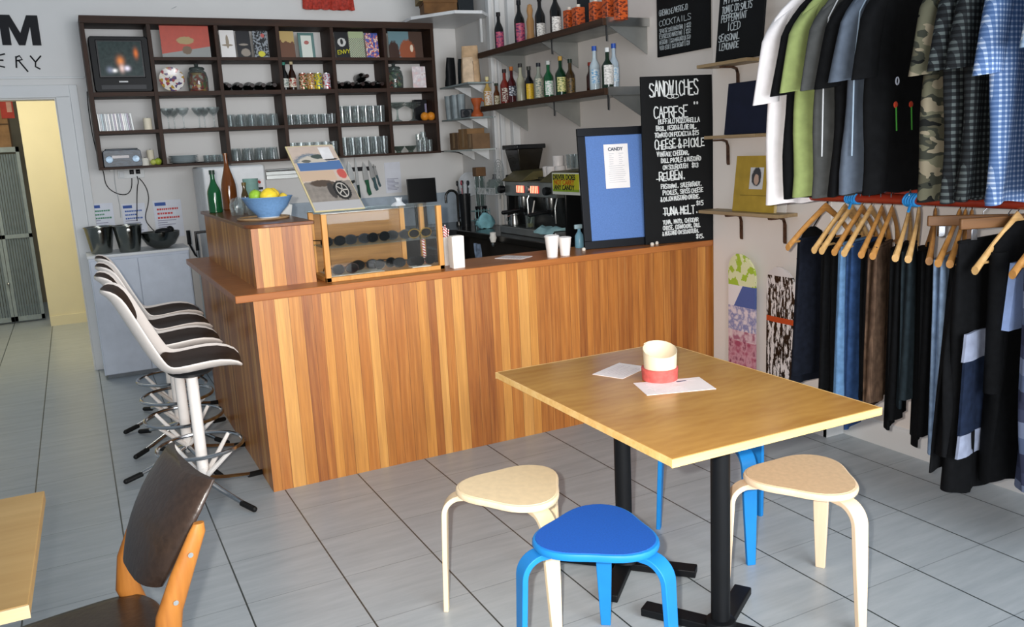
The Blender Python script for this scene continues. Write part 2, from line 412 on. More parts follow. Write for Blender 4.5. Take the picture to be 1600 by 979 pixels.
# ------------------------------------------------------------------ three legged stools
def make_stool(name, label, top_m, edge_m, leg_m, loc, rz):
    t = thing(name, label, 'stool', loc, rz, 'three legged stools round the table')
    def R(th, r0=.172, k=.022): return r0 + k*math.cos(3*th)
    N = 48
    prof = [(.93, .424), (.985, .428), (1, .434), (1, .443), (.985, .4475), (.955, .449)]
    rs = [[Vector((R(2*PI*i/N)*s*math.cos(2*PI*i/N), R(2*PI*i/N)*s*math.sin(2*PI*i/N), h)) for i in range(N)] for s, h in prof]
    MB().rings(rs).build('seat', edge_m, t)
    rs = [[Vector((R(2*PI*i/N)*s*math.cos(2*PI*i/N), R(2*PI*i/N)*s*math.sin(2*PI*i/N), h)) for i in range(N)] for s, h in ((.95, .4485), (.945, .4505))]
    MB().rings(rs).build('seat_top', top_m, t)
    for k in range(3):
        a = 2*PI*k/3; ca, sa = math.cos(a), math.sin(a)
        path = [(.07, .417), (.15, .417)]
        for j in range(1, 9):
            b = (PI/2)*j/8*.96; path.append((.178+.062*math.sin(b)-.005, .417-.062*(1-math.cos(b))))
        path.append((.243, .20)); path.append((.252, 0))
        wd = []
        for j, (r, z) in enumerate(path): wd.append(.028 if z > .30 else .028-.012*(.30-z)/.30)
        rs = []
        for j, (r, z) in enumerate(path):
            p0 = path[max(j-1, 0)]; p1 = path[min(j+1, len(path)-1)]
            d = Vector((p1[0]-p0[0], p1[1]-p0[1])).normalized(); nn = Vector((-d.y, d.x)); th = .0085
            ring = []
            for sw, sn in ((-1, -1), (1, -1), (1, 1), (-1, 1)):
                rr = r + nn.x*th*sn; zz = max(0, z + nn.y*th*sn); ww = wd[j]*sw
                ring.append(Vector((rr*ca - ww*sa, rr*sa + ww*ca, zz)))
            rs.append(ring)
        MB().rings(rs).build('leg', leg_m, t, bevel=.002, smooth=30)
    return t
M_birch = wood('e6cda6', 'f0dcbc', 'z', 1, .5); M_birch_top = plain('e5cfa9', .5, var=.03, sc=40)
M_blue = plain('1f7cc4', .42, var=.03); M_bluetop = plain('1f55ab', .75, var=.06, sc=200)
M_birch_tan = plain('d3b591', .55, var=.04, sc=60); M_birch2 = wood('e3c7a6', 'eed6b8', 'z', .8, .5)
make_stool('wooden_stool', 'pale birch three legged stool between the counter and the table', M_birch_top, M_birch, M_birch, (.512, -1.535, 0), math.radians(150.5))
make_stool('wooden_stool', 'blue stool with dark blue seat in front, nearest the camera', M_bluetop, M_blue, M_blue, (.555, -1.975, 0), math.radians(53))
make_stool('wooden_stool', 'birch stool with tan seat on the right, beside the near table pole', M_birch_tan, M_birch2, M_birch2, (1.352, -1.992, 0), math.radians(29))
make_stool('wooden_stool', 'blue stool mostly hidden beneath the far right corner of the table', M_bluetop, M_blue, M_blue, (1.45, -1.482, 0), math.radians(13))

# ------------------------------------------------------------------ bar stools
M_shell = plain('efe6de', .32, var=.02); M_pad = plain('3e332d', .38, var=.05, sc=60, bump=.2); M_chrome = plain('b9bcbf', .16, 1.0, var=.05)
M_wpost = plain('ece6e0', .3, var=.02); M_rubber = plain('121212', .6)
def sub_(o):
    m = o.modifiers.new('sub', 'SUBSURF'); m.levels = 1; m.render_levels = 1; return o
def make_bar_stool(loc, rz, label, foot):
    t = thing('bar_stool', label, 'bar stool', loc, rz, 'white bar stools along the counter side')
    # shell: a bucket of moulded plastic, front towards +x.  s runs from front lip over the seat to the top of the back
    C = [(.222, .632, .11), (.208, .648, .160), (.13, .655, .195), (.04, .648, .205), (-.05, .638, .205), (-.105, .650, .20), (-.140, .690, .197),
         (-.175, .760, .192), (-.215, .850, .185), (-.250, .930, .178), (-.275, .985, .170), (-.298, 1.018, .158), (-.325, 1.035, .135)]
    def shell(off, inset, k0, k1, edge=.045):
        rs = []
        for j in range(k0, k1):
            x, z, hw = C[j]; a = C[max(j-1, 0)]; b = C[min(j+1, len(C)-1)]
            of = off[j-k0] if isinstance(off, list) else off; ins = inset[j-k0] if isinstance(inset, list) else inset
            d = Vector((b[0]-a[0], b[1]-a[1])).normalized(); nn = Vector((d.y, -d.x))   # towards the sitter
            eg = edge*min(1, .15+.45*j) if j < 3 else edge*min(1, .3+.4*(len(C)-1-j))
            row = []
            for i in range(19):
                q = -1+2*i/18; row.append((x, z, (hw-ins)*q, eg*abs(q)**3.2))
            top = [Vector((r[0]+nn.x*(r[3]+of), r[2], r[1]+nn.y*(r[3]+of))) for r in row]
            bot = [Vector((r[0]+nn.x*(r[3]+of*.2-.010), r[2], r[1]+nn.y*(r[3]+of*.2-.010))) for r in row]
            rs.append(top+bot[::-1])
        return rs
    sub_(MB().rings(shell(0, 0, 0, len(C), .055)).build('seat_shell', M_shell, t, smooth=60))
    sub_(MB().rings(shell([.004, .014, .019, .020, .019, .014, .004], [.055, .036, .030, .030, .030, .036, .06], 0, 7, .030)).build('seat_pad', M_pad, t, smooth=70))
    sub_(MB().rings(shell([.004, .014, .016, .013, .004], [.06, .034, .030, .034, .05], 8, 13, .030)).build('back_pad', M_pad, t, smooth=70))
    MB().tube([(0, 0, .15), (0, 0, .60)], .026, 20).lathe([(.012, .07), (.020, .10), (.028, .16)], (0, 0, 0), 20).build('post', M_wpost, t)
    MB().lathe([(.03, .595), (.085, .612), (.10, .625), (.06, .634)], (0, 0, 0), 20).tube([(.03, 0, .60), (.06, -.10, .59), (.055, -.17, .60)], .006).build('seat_plate', plain('2b2c2e', .4), t)
    g = MB(); q = .19
    g.tube([(q*math.cos(2*PI*i/40), q*math.sin(2*PI*i/40), .265) for i in range(40)], .009, 8, closed=True)
    g.build('foot_ring', M_chrome, t)
    br = MB()
    for k in range(4):
        a = PI/4+PI/2*k; c_, s_ = math.cos(a), math.sin(a)
        br.tube([(.02*c_, .02*s_, .12), (q*.97*c_, q*.97*s_, .262)], [.013, .009], 8)
    br.build('ring_brace', M_wpost, t)
    for k in range(4):
        a = foot + PI/2*k; c_, s_ = math.cos(a), math.sin(a)
        lg = MB().tube([(.01*c_, .01*s_, .10), (.12*c_, .12*s_, .065), (.30*c_, .30*s_, .020)], [.014, .012, .010], 10).build('leg', M_chrome, t)
        MB().tube([(.25*c_, .25*s_, .029), (.33*c_, .33*s_, .016)], .0135, 10).sphere((.333*c_, .333*s_, .0155), .0135, n=10).build('rubber_foot', M_rubber, lg)
    return t
for i, (x_, y_, r_, f_, lb) in enumerate(((-.290, .10, -.10, -.95, 'white moulded bar stool with dark pads, nearest of the row'), (-.300, .64, -.03, -1.2, 'white moulded bar stool, second from the front of the row'),
                           (-.285, 1.10, .0, -.9, 'white moulded bar stool, third from the front of the row'), (-.275, 1.56, .02, -1.1, 'white moulded bar stool, farthest of the row by the white cabinet'))):
    make_bar_stool((x_, y_, 0), r_, lb, f_)

# ------------------------------------------------------------------ bottom left: table corner and chair
lt = thing('plywood_table', 'corner of a pale plywood table at the left edge', 'table', (-1.22, -1.83, 0), -.02)
MB().box(-.40, .385, -.325, .32, .712, .74).build('tabletop', wood('b98f54', 'd0aa6e', 'x', .55, .4, 20), lt, bevel=.002, smooth=0)
MB().box(-.401, .386, -.328, -.324, .713, .739).build('edge_band', wood('d8b483', 'ead0a6', 'x', .6, .5), lt, smooth=0)
MB().tube([(-.05, 0, .03), (-.05, 0, .712)], .03, 20).build('pole', M_black, lt)
MB().obox((-.05, 0, .02), .5, .06, .03, (0, 0, .78)).obox((-.05, 0, .02), .5, .06, .03, (0, 0, -.78)).build('foot', M_black, lt, bevel=.003, smooth=0)
# ------------------------------------------------------------------ open shelf unit on the back wall
M_dark = wood('24170f', '42291b', 'x', 1.5, .6); M_darkv = wood('24170f', '42291b', 'z', 1.5, .6)
FY = 3.035
DX = [-.449, -.014, .459, .918, 1.349, 1.793, 2.215]     # centre of the uprights
RZT = [2.585, 2.317, 2.066, 1.797, 1.540]                # top of the shelf boards is + .014
su = thing('pigeonhole_shelf', 'dark timber pigeonhole shelf unit hanging on the back wall', 'shelf unit')
MB().box(DX[0]-.013, DX[-1]+.016, FY, YB, 2.56, 2.612).box(DX[0]-.013, DX[-1]+.016, FY, YB, 1.531, 1.549).build('frame', M_dark, su, bevel=.002, smooth=0)
for i, x in enumerate(DX):
    MB().box(x-.014, x+.014, FY, YB, 1.549, 2.56).build('upright', M_darkv, su, bevel=.0015, smooth=0)
for r in (1, 2, 3):
    for c in range(6):
        if r == 1 and c == 0: continue
        t = .016 if r == 2 else .012
        MB().box(DX[c]+.014, DX[c+1]-.014, FY+.004, YB, RZT[r]-t, RZT[r]+t).build('shelf_board', M_dark, su, smooth=0)
SZ = {1: RZT[1]+.012, 2: RZT[2]+.016, 3: RZT[3]+.012, 4: 1.549}   # standing height of each row
def cellx(c, f): return DX[c-1]+.014 + f*(DX[c]-DX[c-1]-.028)

# --- television
M_tv = plain('0c0d0f', .5)
tv = thing('television', 'black tube television switched on in the tall left cell of the shelf', 'television', (-.225, 3.10, SZ[2]))
b = MB().prism([(-.185, .0), (.185, .0), (.195, .02), (.198, .375), (.185, .39), (-.185, .39), (-.198, .375), (-.195, .02)], -.06, .03, 'y')
b.rings([[Vector((sx*.185*k, y, .2+sz*.18*k)) for sx, sz in ((-1, -1), (1, -1), (1, 1), (-1, 1))] for y, k in ((.03, 1), (.13, .9), (.20, .62))])
b.build('casing', M_tv, tv, bevel=.006)
MB().box(-.155, .155, -.067, -.058, .10, .365).build('screen_bezel', plain('0c0d0f', .3), tv, bevel=.01)
n = NT('lit_tube_screen'); x, y, z = n.xyz()
def blob(cx_, cz_, sx, sz):
    dx = n.math('DIVIDE', n.math('SUBTRACT', x, cx_), sx); dz = n.math('DIVIDE', n.math('SUBTRACT', z, cz_), sz)
    return n.math('EXPONENT', n.math('MULTIPLY', n.math('ADD', n.math('MULTIPLY', dx, dx), n.math('MULTIPLY', dz, dz)), -1.0))
grain = n.noise(n.obj(), 40, 3)
c = n.mix(grain, '1c2426', '3b4848')
for bx_, bz_, s1, s2, colr, k in ((-.005, .215, .022, .03, 'e08848', 1), (0, .165, .016, .026, 'e8c8c0', 1), (-.05, .150, .016, .012, 'ffffff', 1), (.035, .165, .018, .016, 'f4ecff', 1), (.105, .27, .014, .03, 'd07038', 1), (-.08, .155, .02, .02, '9098b0', .7)):
    c = n.mix(n.math('MULTIPLY', blob(bx_, bz_, s1, s2), k), c, colr)
n.base('050505'); n.set(Specular_IOR_Level=.1); n.l(c, n.b.inputs['Emission Color']); n.b.inputs['Emission Strength'].default_value = .75; n.set(Roughness=.4)
g = MB(); N = 10
rs = []
for j in range(N+1):
    row = []
    for i in range(N+1):
        u_, v_ = -1+2*i/N, -1+2*j/N
        row.append(Vector((u_*.142, -.069+.008*(u_*u_+v_*v_)*.5-.006, .233+v_*.12)))
    rs.append(row)
g.rings(rs, cap=False, close=False); g.build('screen', n.m, tv)
MB().box(-.03, .03, -.062, -.059, .068, .078).build('badge', plain('c8c8c8', .4), tv, smooth=0)
MB().box(-.15, .15, -.063, -.058, .02, .05).build('control_flap', plain('202226', .4), tv, smooth=0)

# --- covers: books and records standing in the top row
def cover(cx_, z0, w_, h_, d_, label, cat, name, art, edge='d8d4cc', lean=.10, y0=3.09, side='222222', rz=0, group=None):
    t = thing(name, label, cat, (cx_, y0, z0), group=group, rot=(-lean, 0, rz))
    MB().box(-w_/2, w_/2, 0, d_, .002, h_).build('pages' if cat == 'book' else 'sleeve', plain(edge, .6), t, smooth=0)
    MB().box(-w_/2-.001, w_/2+.001, -.003, 0, .001, h_+.001).build('cover', art, t, smooth=0)
    return t
def art(name, fn, rough=.35):
    n = NT(name); x, y, z = n.xyz(); n.base(fn(n, x, z)); n.set(Roughness=rough); return n.m
def blobf(n, x, z, a, b_, sx, sz, hard=6):
    dx = n.math('DIVIDE', n.math('SUBTRACT', x, a), sx); dz = n.math('DIVIDE', n.math('SUBTRACT', z, b_), sz)
    d = n.math('ADD', n.math('ADD', n.math('MULTIPLY', dx, dx), n.math('MULTIPLY', dz, dz)), n.math('MULTIPLY', n.math('SUBTRACT', n.noise(n.obj(), 60, 2), .5), .8))
    m = n.n('ShaderNodeMapRange'); m.inputs['From Min'].default_value = 1+1/hard; m.inputs['From Max'].default_value = 1-1/hard; n.l(d, m.inputs[0]); return m.outputs[0]
def a_red(n, x, z):
    c = n.mix(n.noise(n.obj(), 30, 2), 'c1452c', 'a83a26')
    c = n.mix(n.math('LESS_THAN', z, n.math('ADD', .055, n.math('MULTIPLY', x, .16))), c, '8d8f8c')
    c = n.mix(blobf(n, x, z, .0, .125, .062, .028), c, 'a8905e'); return n.mix(blobf(n, x, z, .005, .055, .035, .03), c, '6b5238')
cover(.24, SZ[1], .345, .232, .004, 'red record sleeve with a crumpled gold shape above the plate', 'record sleeve', 'record_sleeve', art('art_red', a_red), '3a2018', .05)
def a_mount(n, x, z):
    c = n.mix(n.math('LESS_THAN', x, .03), '4a352a', '6a8a92')
    c = n.mix(blobf(n, x, z, -.11, .03, .05, .11), c, '3d2318'); c = n.mix(blobf(n, x, z, .01, .05, .07, .10), c, '9c5232')
    return n.mix(blobf(n, x, z, .05, .08, .014, .03), c, 'ead8c0')
cover(1.995, SZ[1], .30, .215, .004, 'record sleeve with brown domes against a blue sky, top right cell', 'record sleeve', 'record_sleeve', art('art_mount', a_mount), 'c8c4bc', .06)
def a_white(n, x, z): return n.mix(n.math('MAXIMUM', blobf(n, x, z, 0, .12, .012, .05), blobf(n, x, z, 0, .095, .04, .008)), 'ece9e6', '9a8c78')
def a_black(n, x, z): return n.mix(n.math('MAXIMUM', blobf(n, x, z, .01, .04, .035, .03), blobf(n, x, z, 0, .10, .035, .008)), '17161a', '988e82')
def a_comic(n, x, z):
    c = n.mix(n.math('GREATER_THAN', n.noise(n.obj(), 55, 2), .52), '16181c', '8e949a'); c = n.mix(blobf(n, x, z, .02, .17, .015, .015), c, 'c0605a')
    return n.mix(blobf(n, x, z, .0, .03, .026, .022), c, 'd8cf3a')
def a_gold(n, x, z): return n.mix(n.math('LESS_THAN', z, n.math('ADD', .07, n.math('MULTIPLY', n.noise(n.obj(), 30, 2), .1))), 'c0a468', '6d4630')
def a_teal(n, x, z):
    c = n.mix(n.math('GREATER_THAN', n.math('ABSOLUTE', x), .042), 'dbe0d6', '5e807c'); c = n.mix(n.math('GREATER_THAN', z, .175), c, '547a76'); return n.mix(blobf(n, x, z, 0, .12, .02, .015), c, 'b06a62')
def a_moon(n, x, z):
    c = n.mix(blobf(n, x, z, 0, .125, .035, .035, 10), '131417', 'd0d0cc'); c = n.mix(blobf(n, x, z, 0, .13, .012, .022), c, '222222'); return c
def a_stripe(n, x, z):
    s_ = n.math('SINE', n.math('MULTIPLY', n.math('ADD', z, n.math('MULTIPLY', x, .8)), 420.0)); c = n.mix(n.math('GREATER_THAN', s_, 0), 'cfd8bc', '47553c'); return n.mix(n.math('GREATER_THAN', z, .16), c, 'aab88e')
def a_multi(n, x, z): return n.ramp(n.noise(n.obj(), 38, 2), [(.0, '3a4f9a'), (.42, '5a6ab8'), (.5, 'd8602a'), (.56, 'e0d8d0'), (.64, '8a3a6a')], True)
g = 'books standing in the top row of the shelf'
cover(.545, SZ[1], .105, .205, .014, 'white book with a small sketched figure on its cover', 'book', 'book', art('art_white', a_white), group=g)
cover(.665, SZ[1], .100, .200, .018, 'black book with a pale photo, beside the white book', 'book', 'book', art('art_black', a_black), group=g)
cover(.795, SZ[1], .110, .205, .018, 'black comic style book with a yellow spot at its foot', 'book', 'book', art('art_comic', a_comic), group=g)
cover(1.000, SZ[1], .115, .205, .020, 'gold and brown book in the fourth top cell', 'book', 'book', art('art_gold', a_gold), group=g)
b_ = cover(1.155, SZ[1], .125, .195, .014, 'white book with teal border and red emblem, fourth top cell', 'book', 'book', art('art_teal', a_teal), group=g)
b_ = cover(1.445, SZ[1], .105, .205, .020, 'black book with a white disc and yellow scrawl on its cover', 'book', 'book', art('art_moon', a_moon), group=g)
q = MB(); ink(q, 'ENVY', (-.042, -.004, .028), (1, 0, .12), (0, 0, 1), .03, .005, (0, -1, 0), .7); q.build('cover_scrawl', plain('d4cf3a', .6), b_)
cover(1.570, SZ[1], .125, .210, .016, 'green book with diagonal dark stripes', 'book', 'book', art('art_stripe', a_stripe), group=g)
cover(1.700, SZ[1], .105, .200, .016, 'blue and orange patterned book at the end of the fifth top cell', 'book', 'book', art('art_multi', a_multi), group=g)

# --- second row: plate, sweet jars, bottles, cans, photo card
pl = thing('display_plate', 'round patterned plate propped upright beside the sweet jar', 'plate', (.115, 3.13, SZ[2]+.094), rot=(-.12, 0, 0))
n = NT('confetti_pattern'); v = n.n('ShaderNodeTexVoronoi'); v.inputs['Scale'].default_value = 48; n.l(n.obj(), v.inputs['Vector'])
n.base(n.ramp(n.math('FRACT', n.math('MULTIPLY', v.outputs['Color'], 3.0)), [(0, 'e9e4e0'), (.4, 'a04a50'), (.5, 'ddd8d4'), (.66, '5a4a72'), (.8, 'e6dcc8'), (.92, 'b8923c')], True)); n.set(Roughness=.2)
M_conf = n.m
MB().lathe([(.0, .0), (.055, -.004), (.088, -.014), (.09, -.012), (.058, .004), (0, .006)], (0, 0, 0), 32, 'y').build('dish', M_conf, pl)
n = NT('wrapped_sweets'); v = n.n('ShaderNodeTexVoronoi'); v.inputs['Scale'].default_value = 42; n.l(n.obj(), v.inputs['Vector'])
n.base(n.ramp(n.math('FRACT', n.math('MULTIPLY', v.outputs['Color'], 5.0)), [(0, 'c0452a'), (.25, 'd9a24a'), (.4, '9a3030'), (.55, 'e8dccc'), (.68, '6a7a30'), (.8, 'd86a30')], True)); n.set(Roughness=.3)
M_sweet = n.m
n = NT('green_wrapped_sweets'); v = n.n('ShaderNodeTexVoronoi'); v.inputs['Scale'].default_value = 42; n.l(n.obj(), v.inputs['Vector'])
n.base(n.ramp(n.math('FRACT', n.math('MULTIPLY', v.outputs['Color'], 5.0)), [(0, '3a4a38'), (.3, '6a8a58'), (.45, 'a04a40'), (.6, '50605a'), (.75, 'b0a890'), (.88, '2c3a34')], True)); n.set(Roughness=.3)
M_sweet2 = n.m
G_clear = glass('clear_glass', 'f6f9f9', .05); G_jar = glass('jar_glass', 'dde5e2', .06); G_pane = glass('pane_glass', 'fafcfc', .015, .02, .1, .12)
def jar(x, lab, sw):
    t = thing('sweet_jar', lab, 'jar', (x, 3.16, SZ[2]))
    MB().lathe([(.0, .0), (.066, .0), (.074, .012), (.076, .10), (.066, .145), (.05, .16), (.05, .166), (.047, .166), (.047, .158), (.062, .143), (.072, .1), (.07, .014), (0, .006)], n=28).build('glass_body', G_jar, t)
    MB().lathe([(.0, .007), (.068, .007), (.071, .03), (.071, .10), (.06, .138), (.03, .148), (0, .15)], n=24).build('sweets', sw, t)
    MB().lathe([(0, .164), (.056, .164), (.058, .172), (.05, .182), (.018, .188), (.012, .194), (.018, .200), (.012, .208), (0, .209)], n=24).build('lid', plain('48504e', .15), t)
jar(.305, 'glass jar full of red and gold wrapped sweets beside the plate', M_sweet)
jar(1.895, 'dark glass jar of greenish sweets beside the pink photo card', M_sweet2)
def lying_bottle(x, y, z, lab, grp, L=.27, r=.037):
    t = thing('wine_bottle', lab, 'bottle', (x, y, z+r), group=grp)
    MB().lathe([(0, .0), (.012, .0), (.014, .004), (.014, .08), (.022, .11), (r, .14), (r, L), (r*.9, L+.008), (0, L)], n=18, axis='y').build('body', plain('0d100f', .15), t)
    MB().lathe([(0, -.002), (.0155, -.002), (.0155, .045), (.0, .046)], n=14, axis='y').build('capsule', plain('2a1a16', .35), t)
    return t
L0 = lying_bottle(cellx(3, .10), 3.045, SZ[2], 'dark wine bottle lying on its side in the third cell', 'wine bottles lying in the third cell')
for f in (.30, .50, .70, .90): dup(L0, (cellx(3, f), 3.045, SZ[2]+.037), group='wine bottles lying in the third cell')
L1 = dup(L0, (cellx(5, .10), 3.045, SZ[2]+.037), label='dark wine bottle lying in the bottom layer of the fifth cell', group='wine bottles lying in the fifth cell')
for f in (.31, .52, .73, .92): dup(L1, (cellx(5, f), 3.045, SZ[2]+.037), label='dark wine bottle lying in the bottom layer of the fifth cell', group='wine bottles lying in the fifth cell')
dup(L1, (cellx(5, .625), 3.05, SZ[2]+.037+.064), label='dark wine bottle lying on top of the others in the fifth cell', group='wine bottles lying in the fifth cell')

def bottle(x, y, z, r, h, lab, glassm, capm=None, labm=None, labz=(.15, .5), neck=.013, sh=.55, name='bottle', cat='bottle', group=None, liquid=None, rz=0, tall=.80, wrap=1.5):
    """standing bottle: body, cap, front label"""
    t = thing(name, lab, cat, (x, y, z), rz, group)
    p = [(0, .002), (r*.9, 0), (r, .004), (r, h*sh)]
    for k in range(1, 7):
        a = k/6; p.append((r + (neck-r)*(a*a*(3-2*a)), h*(sh+(tall-sh)*a)))
    p += [(neck, h*.955), (neck*1.2, h*.957), (neck*1.2, h*.985), (neck*.9, h*.99), (0, h*.99)]
    MB().lathe(p, n=22).build('glass_body', glassm, t)
    if liquid:
        lp = [(max(0, q_[0]-.003), q_[1]+.003) for q_ in p if q_[1] < h*.72]; lp.append((0, lp[-1][1]+.001))
        MB().lathe(lp, n=18).build('drink', liquid, t)
    if capm: MB().lathe([(0, h*.90), (neck*1.3, h*.90), (neck*1.3, h), (0, h)], n=16).build('cap', capm, t)
    if labm:
        rs = []
        for zz in (h*labz[0], h*labz[1]):
            rs.append([Vector(((r+.0012)*math.sin(a), -(r+.0012)*math.cos(a), zz)) for a in [(-wrap/2+wrap*k/10)*1.6 for k in range(11)]] +
                      [Vector(((r+.0004)*math.sin(a), -(r+.0004)*math.cos(a), zz)) for a in [(wrap/2-wrap*k/10)*1.6 for k in range(11)]])
        MB().rings(rs).build('label', labm, t)
    return t
def pl_(c, r=.5): return plain(c, r, var=.03)
def paperlabel(c1, c2, sc=60):
    key = ('pl', c1, c2, sc)
    if key in MC: return MC[key]
    n = NT('bottle_label'); f = n.noise(n.mapped((1, 1, 2.2)), sc, 2); n.base(n.ramp(f, [(.50, c1), (.56, c2)])); n.set(Roughness=.5); MC[key] = n.m; return n.m
GD = plain('10100f', .12); GB = plain('2a1408', .12); GG = plain('0d3a22', .1)
bottle(cellx(4, .065), 3.11, SZ[2], .029, .215, 'small dark beer bottle with white label and green cap', GD, pl_('3f8a78'), paperlabel('d8d8d0', '7a8c84'), (.10, .42), .011, .5)
bottle(cellx(4, .215), 3.11, SZ[2], .030, .220, 'small dark beer bottle with cream label and gold neck, beside the cans', GB, pl_('c8b890'), paperlabel('e0dcc8', 'a03a32'), (.10, .42), .011, .5)
def can(f, cols, lab, sc=45):
    t = thing('drink_can', lab, 'can', (cellx(4, f), 3.10, SZ[2]), group='cans beside the beer bottles')
    n = NT('can_print'); fz = n.noise(n.mapped((1, 1, 1.5)), sc, 2); n.base(n.ramp(fz, [(.0, cols[0]), (.47, cols[1]), (.55, cols[2])], True)); n.set(Roughness=.25, Metallic=.3)
    MB().lathe([(0, .003), (.024, 0), (.031, .008), (.031, .118), (.027, .128)], n=22).build('can_body', n.m, t)
    MB().lathe([(0, .126), (.0275, .126), (.028, .130), (.0, .127)], n=22).build('lid', plain('c8cacc', .25, 1.), t)
can(.415, ('e6dcb8', 'c83a2c', '3c7a4a'), 'cream, red and green drink can, leftmost of the four cans')
can(.575, ('d8b858', '9a2a22', 'e8d8b0'), 'red and gold drink can, second of the four cans')
can(.725, ('e8d83a', 'd9c430', '5a7a8a'), 'bright yellow drink can, third of the four cans')
can(.895, ('eceaf0', 'd8d4e0', 'c04a50'), 'white drink can with a red mark, rightmost of the four cans')
def a_card(n, x, z): return n.ramp(n.noise(n.obj(), 22, 3), [(.3, 'f0c8c4'), (.5, 'dcd4d8'), (.6, 'f4ecec'), (.72, 'b08a8a')])
cover(2.095, SZ[2], .118, .178, .006, 'pinkish white photo card standing beside the dark jar', 'photo card', 'photo_card', art('art_card', a_card), 'd8d4cc', .04, 3.09)

# --- third row, left cell: discs and candle; fourth: stereo, candles, fruit
cds = [('d8dcd8', '7fa0b0'), ('aeb8bc', 'c8ccc8'), ('e4e0dc', '4a5a66'), ('8fb0b8', 'd0d4d0'), ('efeae6', 'a83c40'), ('2c2e36', '9aa0a8'), ('dcd8d0', '7a6a88')]
C0 = None
for k in range(20):
    cc = cds[(k*5+k//3) % 7][k % 2]
    b = MB().box(-.0048, .0048, -.06, .07, 0, .124)
    o = b.build('disc_case', plain(cc, .25, var=.05, sc=90), None, smooth=0)
    tag(o, 'slim plastic disc case in the row beside the candle', 'disc case', 'disc cases in the row beside the candle')
    lean = .03+.05*(k/19)**2
    o.location = (cellx(1, .025)+0.0118*k+.004, 3.17, SZ[3]+.001); o.rotation_euler = (0, -lean, 0)
def candle(x, y, z, r, h, lab, m='e8dfc8'):
    t = thing('candle', lab, 'candle', (x, y, z))
    MB().lathe([(0, 0), (r, 0), (r, h*.96), (r*.9, h), (r*.6, h*.96), (0, h*.95)], n=24).build('wax', plain(m, .5, var=.03), t)
    MB().tube([(0, 0, h*.94), (.002, 0, h+.008)], .0015, 6).build('wick', plain('2a2420', .8), t)
candle(cellx(1, .84), 3.12, SZ[3], .030, .088, 'cream pillar candle standing beside the disc cases')
candle(cellx(1, .835), 3.20, SZ[4], .026, .115, 'tall cream candle in a holder, bottom left cell')
candle(cellx(1, .71), 3.10, SZ[4], .028, .055, 'short white candle beside the stereo', 'dcd8cc')
st = thing('stereo', 'blue grey compact stereo in the bottom left cell', 'stereo', (cellx(1, .335), 3.17, SZ[4]))
n = NT('stereo_casing'); n.base(n.ramp(n.noise(n.mapped((1, 1, 4)), 30, 2), [(.4, '222d39'), (.6, '3a4958')])); n.set(Roughness=.4)
MB().prism([(-.128, 0), (.128, 0), (.132, .02), (.128, .11), (.118, .122), (-.118, .122), (-.128, .11), (-.132, .02)], -.09, .10, 'y').build('casing', n.m, st, bevel=.003)
MB().box(-.07, .045, -.095, -.089, .062, .082).build('display', plain('3a1c20', .2), st, smooth=0)
MB().box(-.11, .11, -.085, .09, .120, .132).build('lid', plain('26303a', .3), st, bevel=.004)
for s_ in (-.09, .09): MB().lathe([(0, -.0), (.026, -.0), (.024, -.006), (0, -.004)], (s_, -.089, .055), 18, 'y').build('speaker_dial', plain('5a6a78', .3, .5), st)
def fruit(x, y, z, r, col, lab, cat, name, grp=None, el=1.0, rot=0):
    t = thing(name, lab, cat, (x, y, z+r*.97), group=grp)
    n_ = 18
    b = MB(); prof = []
    for k in range(13):
        a = PI*k/12; rr = math.sin(a); hh = -math.cos(a)
        tip = 1+.14*max(0, abs(hh)-.8)*5*(1 if name == 'lemon' else 0)
        prof.append((rr*r, hh*r*tip))
    b.lathe(prof, n=n_, axis='z'); m = plain(col, .38, var=.07, sc=60, bump=.15)
    o = b.build('skin', m, t)
    if el != 1: o.scale = (el, 1, 1)
    MB().lathe([(0, -.002), (.0045, -.001), (.003, .003), (0, .003)], (0, 0, r*.99), 8).build('stalk_end', plain('6a6a30', .7), t)
    return t
fruit(cellx(1, .93), 3.09, SZ[4], .026, '9fb03a', 'green apple in the bottom left cell, by the candles', 'fruit', 'apple')
fruit(cellx(1, .845), 3.085, SZ[4], .022, 'b8c060', 'small yellowish green fruit between the short candle and the apple', 'fruit', 'lime')

# --- glasses
def tumbler_mesh(r0, r1, h, th=.0018, base=.008):
    return MB().lathe([(0, 0), (r0, 0), (r1, h), (r1-th, h), (r0-th, base), (0, base)], n=20)
def tumblers(name, lab, grp, c, row, xs, ys, r0, r1, h, flip=False, gm=None):
    me = None; k = 0
    for y in ys:
        for f in xs:
            if me is None:
                o = tumbler_mesh(r0, r1, h).build(name, gm or G_clear, None); me = o.data
            else: o = bpy.data.objects.new(name, me); COL.objects.link(o)
            tag(o, lab, 'glass', grp)
            o.location = (cellx(c, f), y, SZ[row]+(h if flip else 0)); o.rotation_euler = (PI if flip else 0, 0, 0)
            k += 1
tumblers('tumbler', 'short clear tumbler upside down in the third cell of the third row', 'short tumblers, third cell of the third row', 3, 3, (.08, .27, .46, .65, .84), (3.09, 3.19), .030, .036, .095, True)
tumblers('tumbler', 'clear tumbler upside down in the third cell of the bottom row', 'clear tumblers, third cell of the bottom row', 3, 4, (.11, .33, .55, .77), (3.09, 3.19), .033, .040, .095, True)
tumblers('tumbler', 'small ribbed tumbler in the fourth cell of the third row', 'small tumblers, fourth cell of the third row', 4, 3, (.10, .27, .44, .61, .78, .92), (3.08, 3.16), .030, .034, .080)
tumblers('tumbler', 'clear tumbler in the fourth cell of the bottom row, behind the poster', 'clear tumblers, fourth cell of the bottom row', 4, 4, (.09, .26, .43, .60, .77, .92), (3.10,), .030, .034, .120)
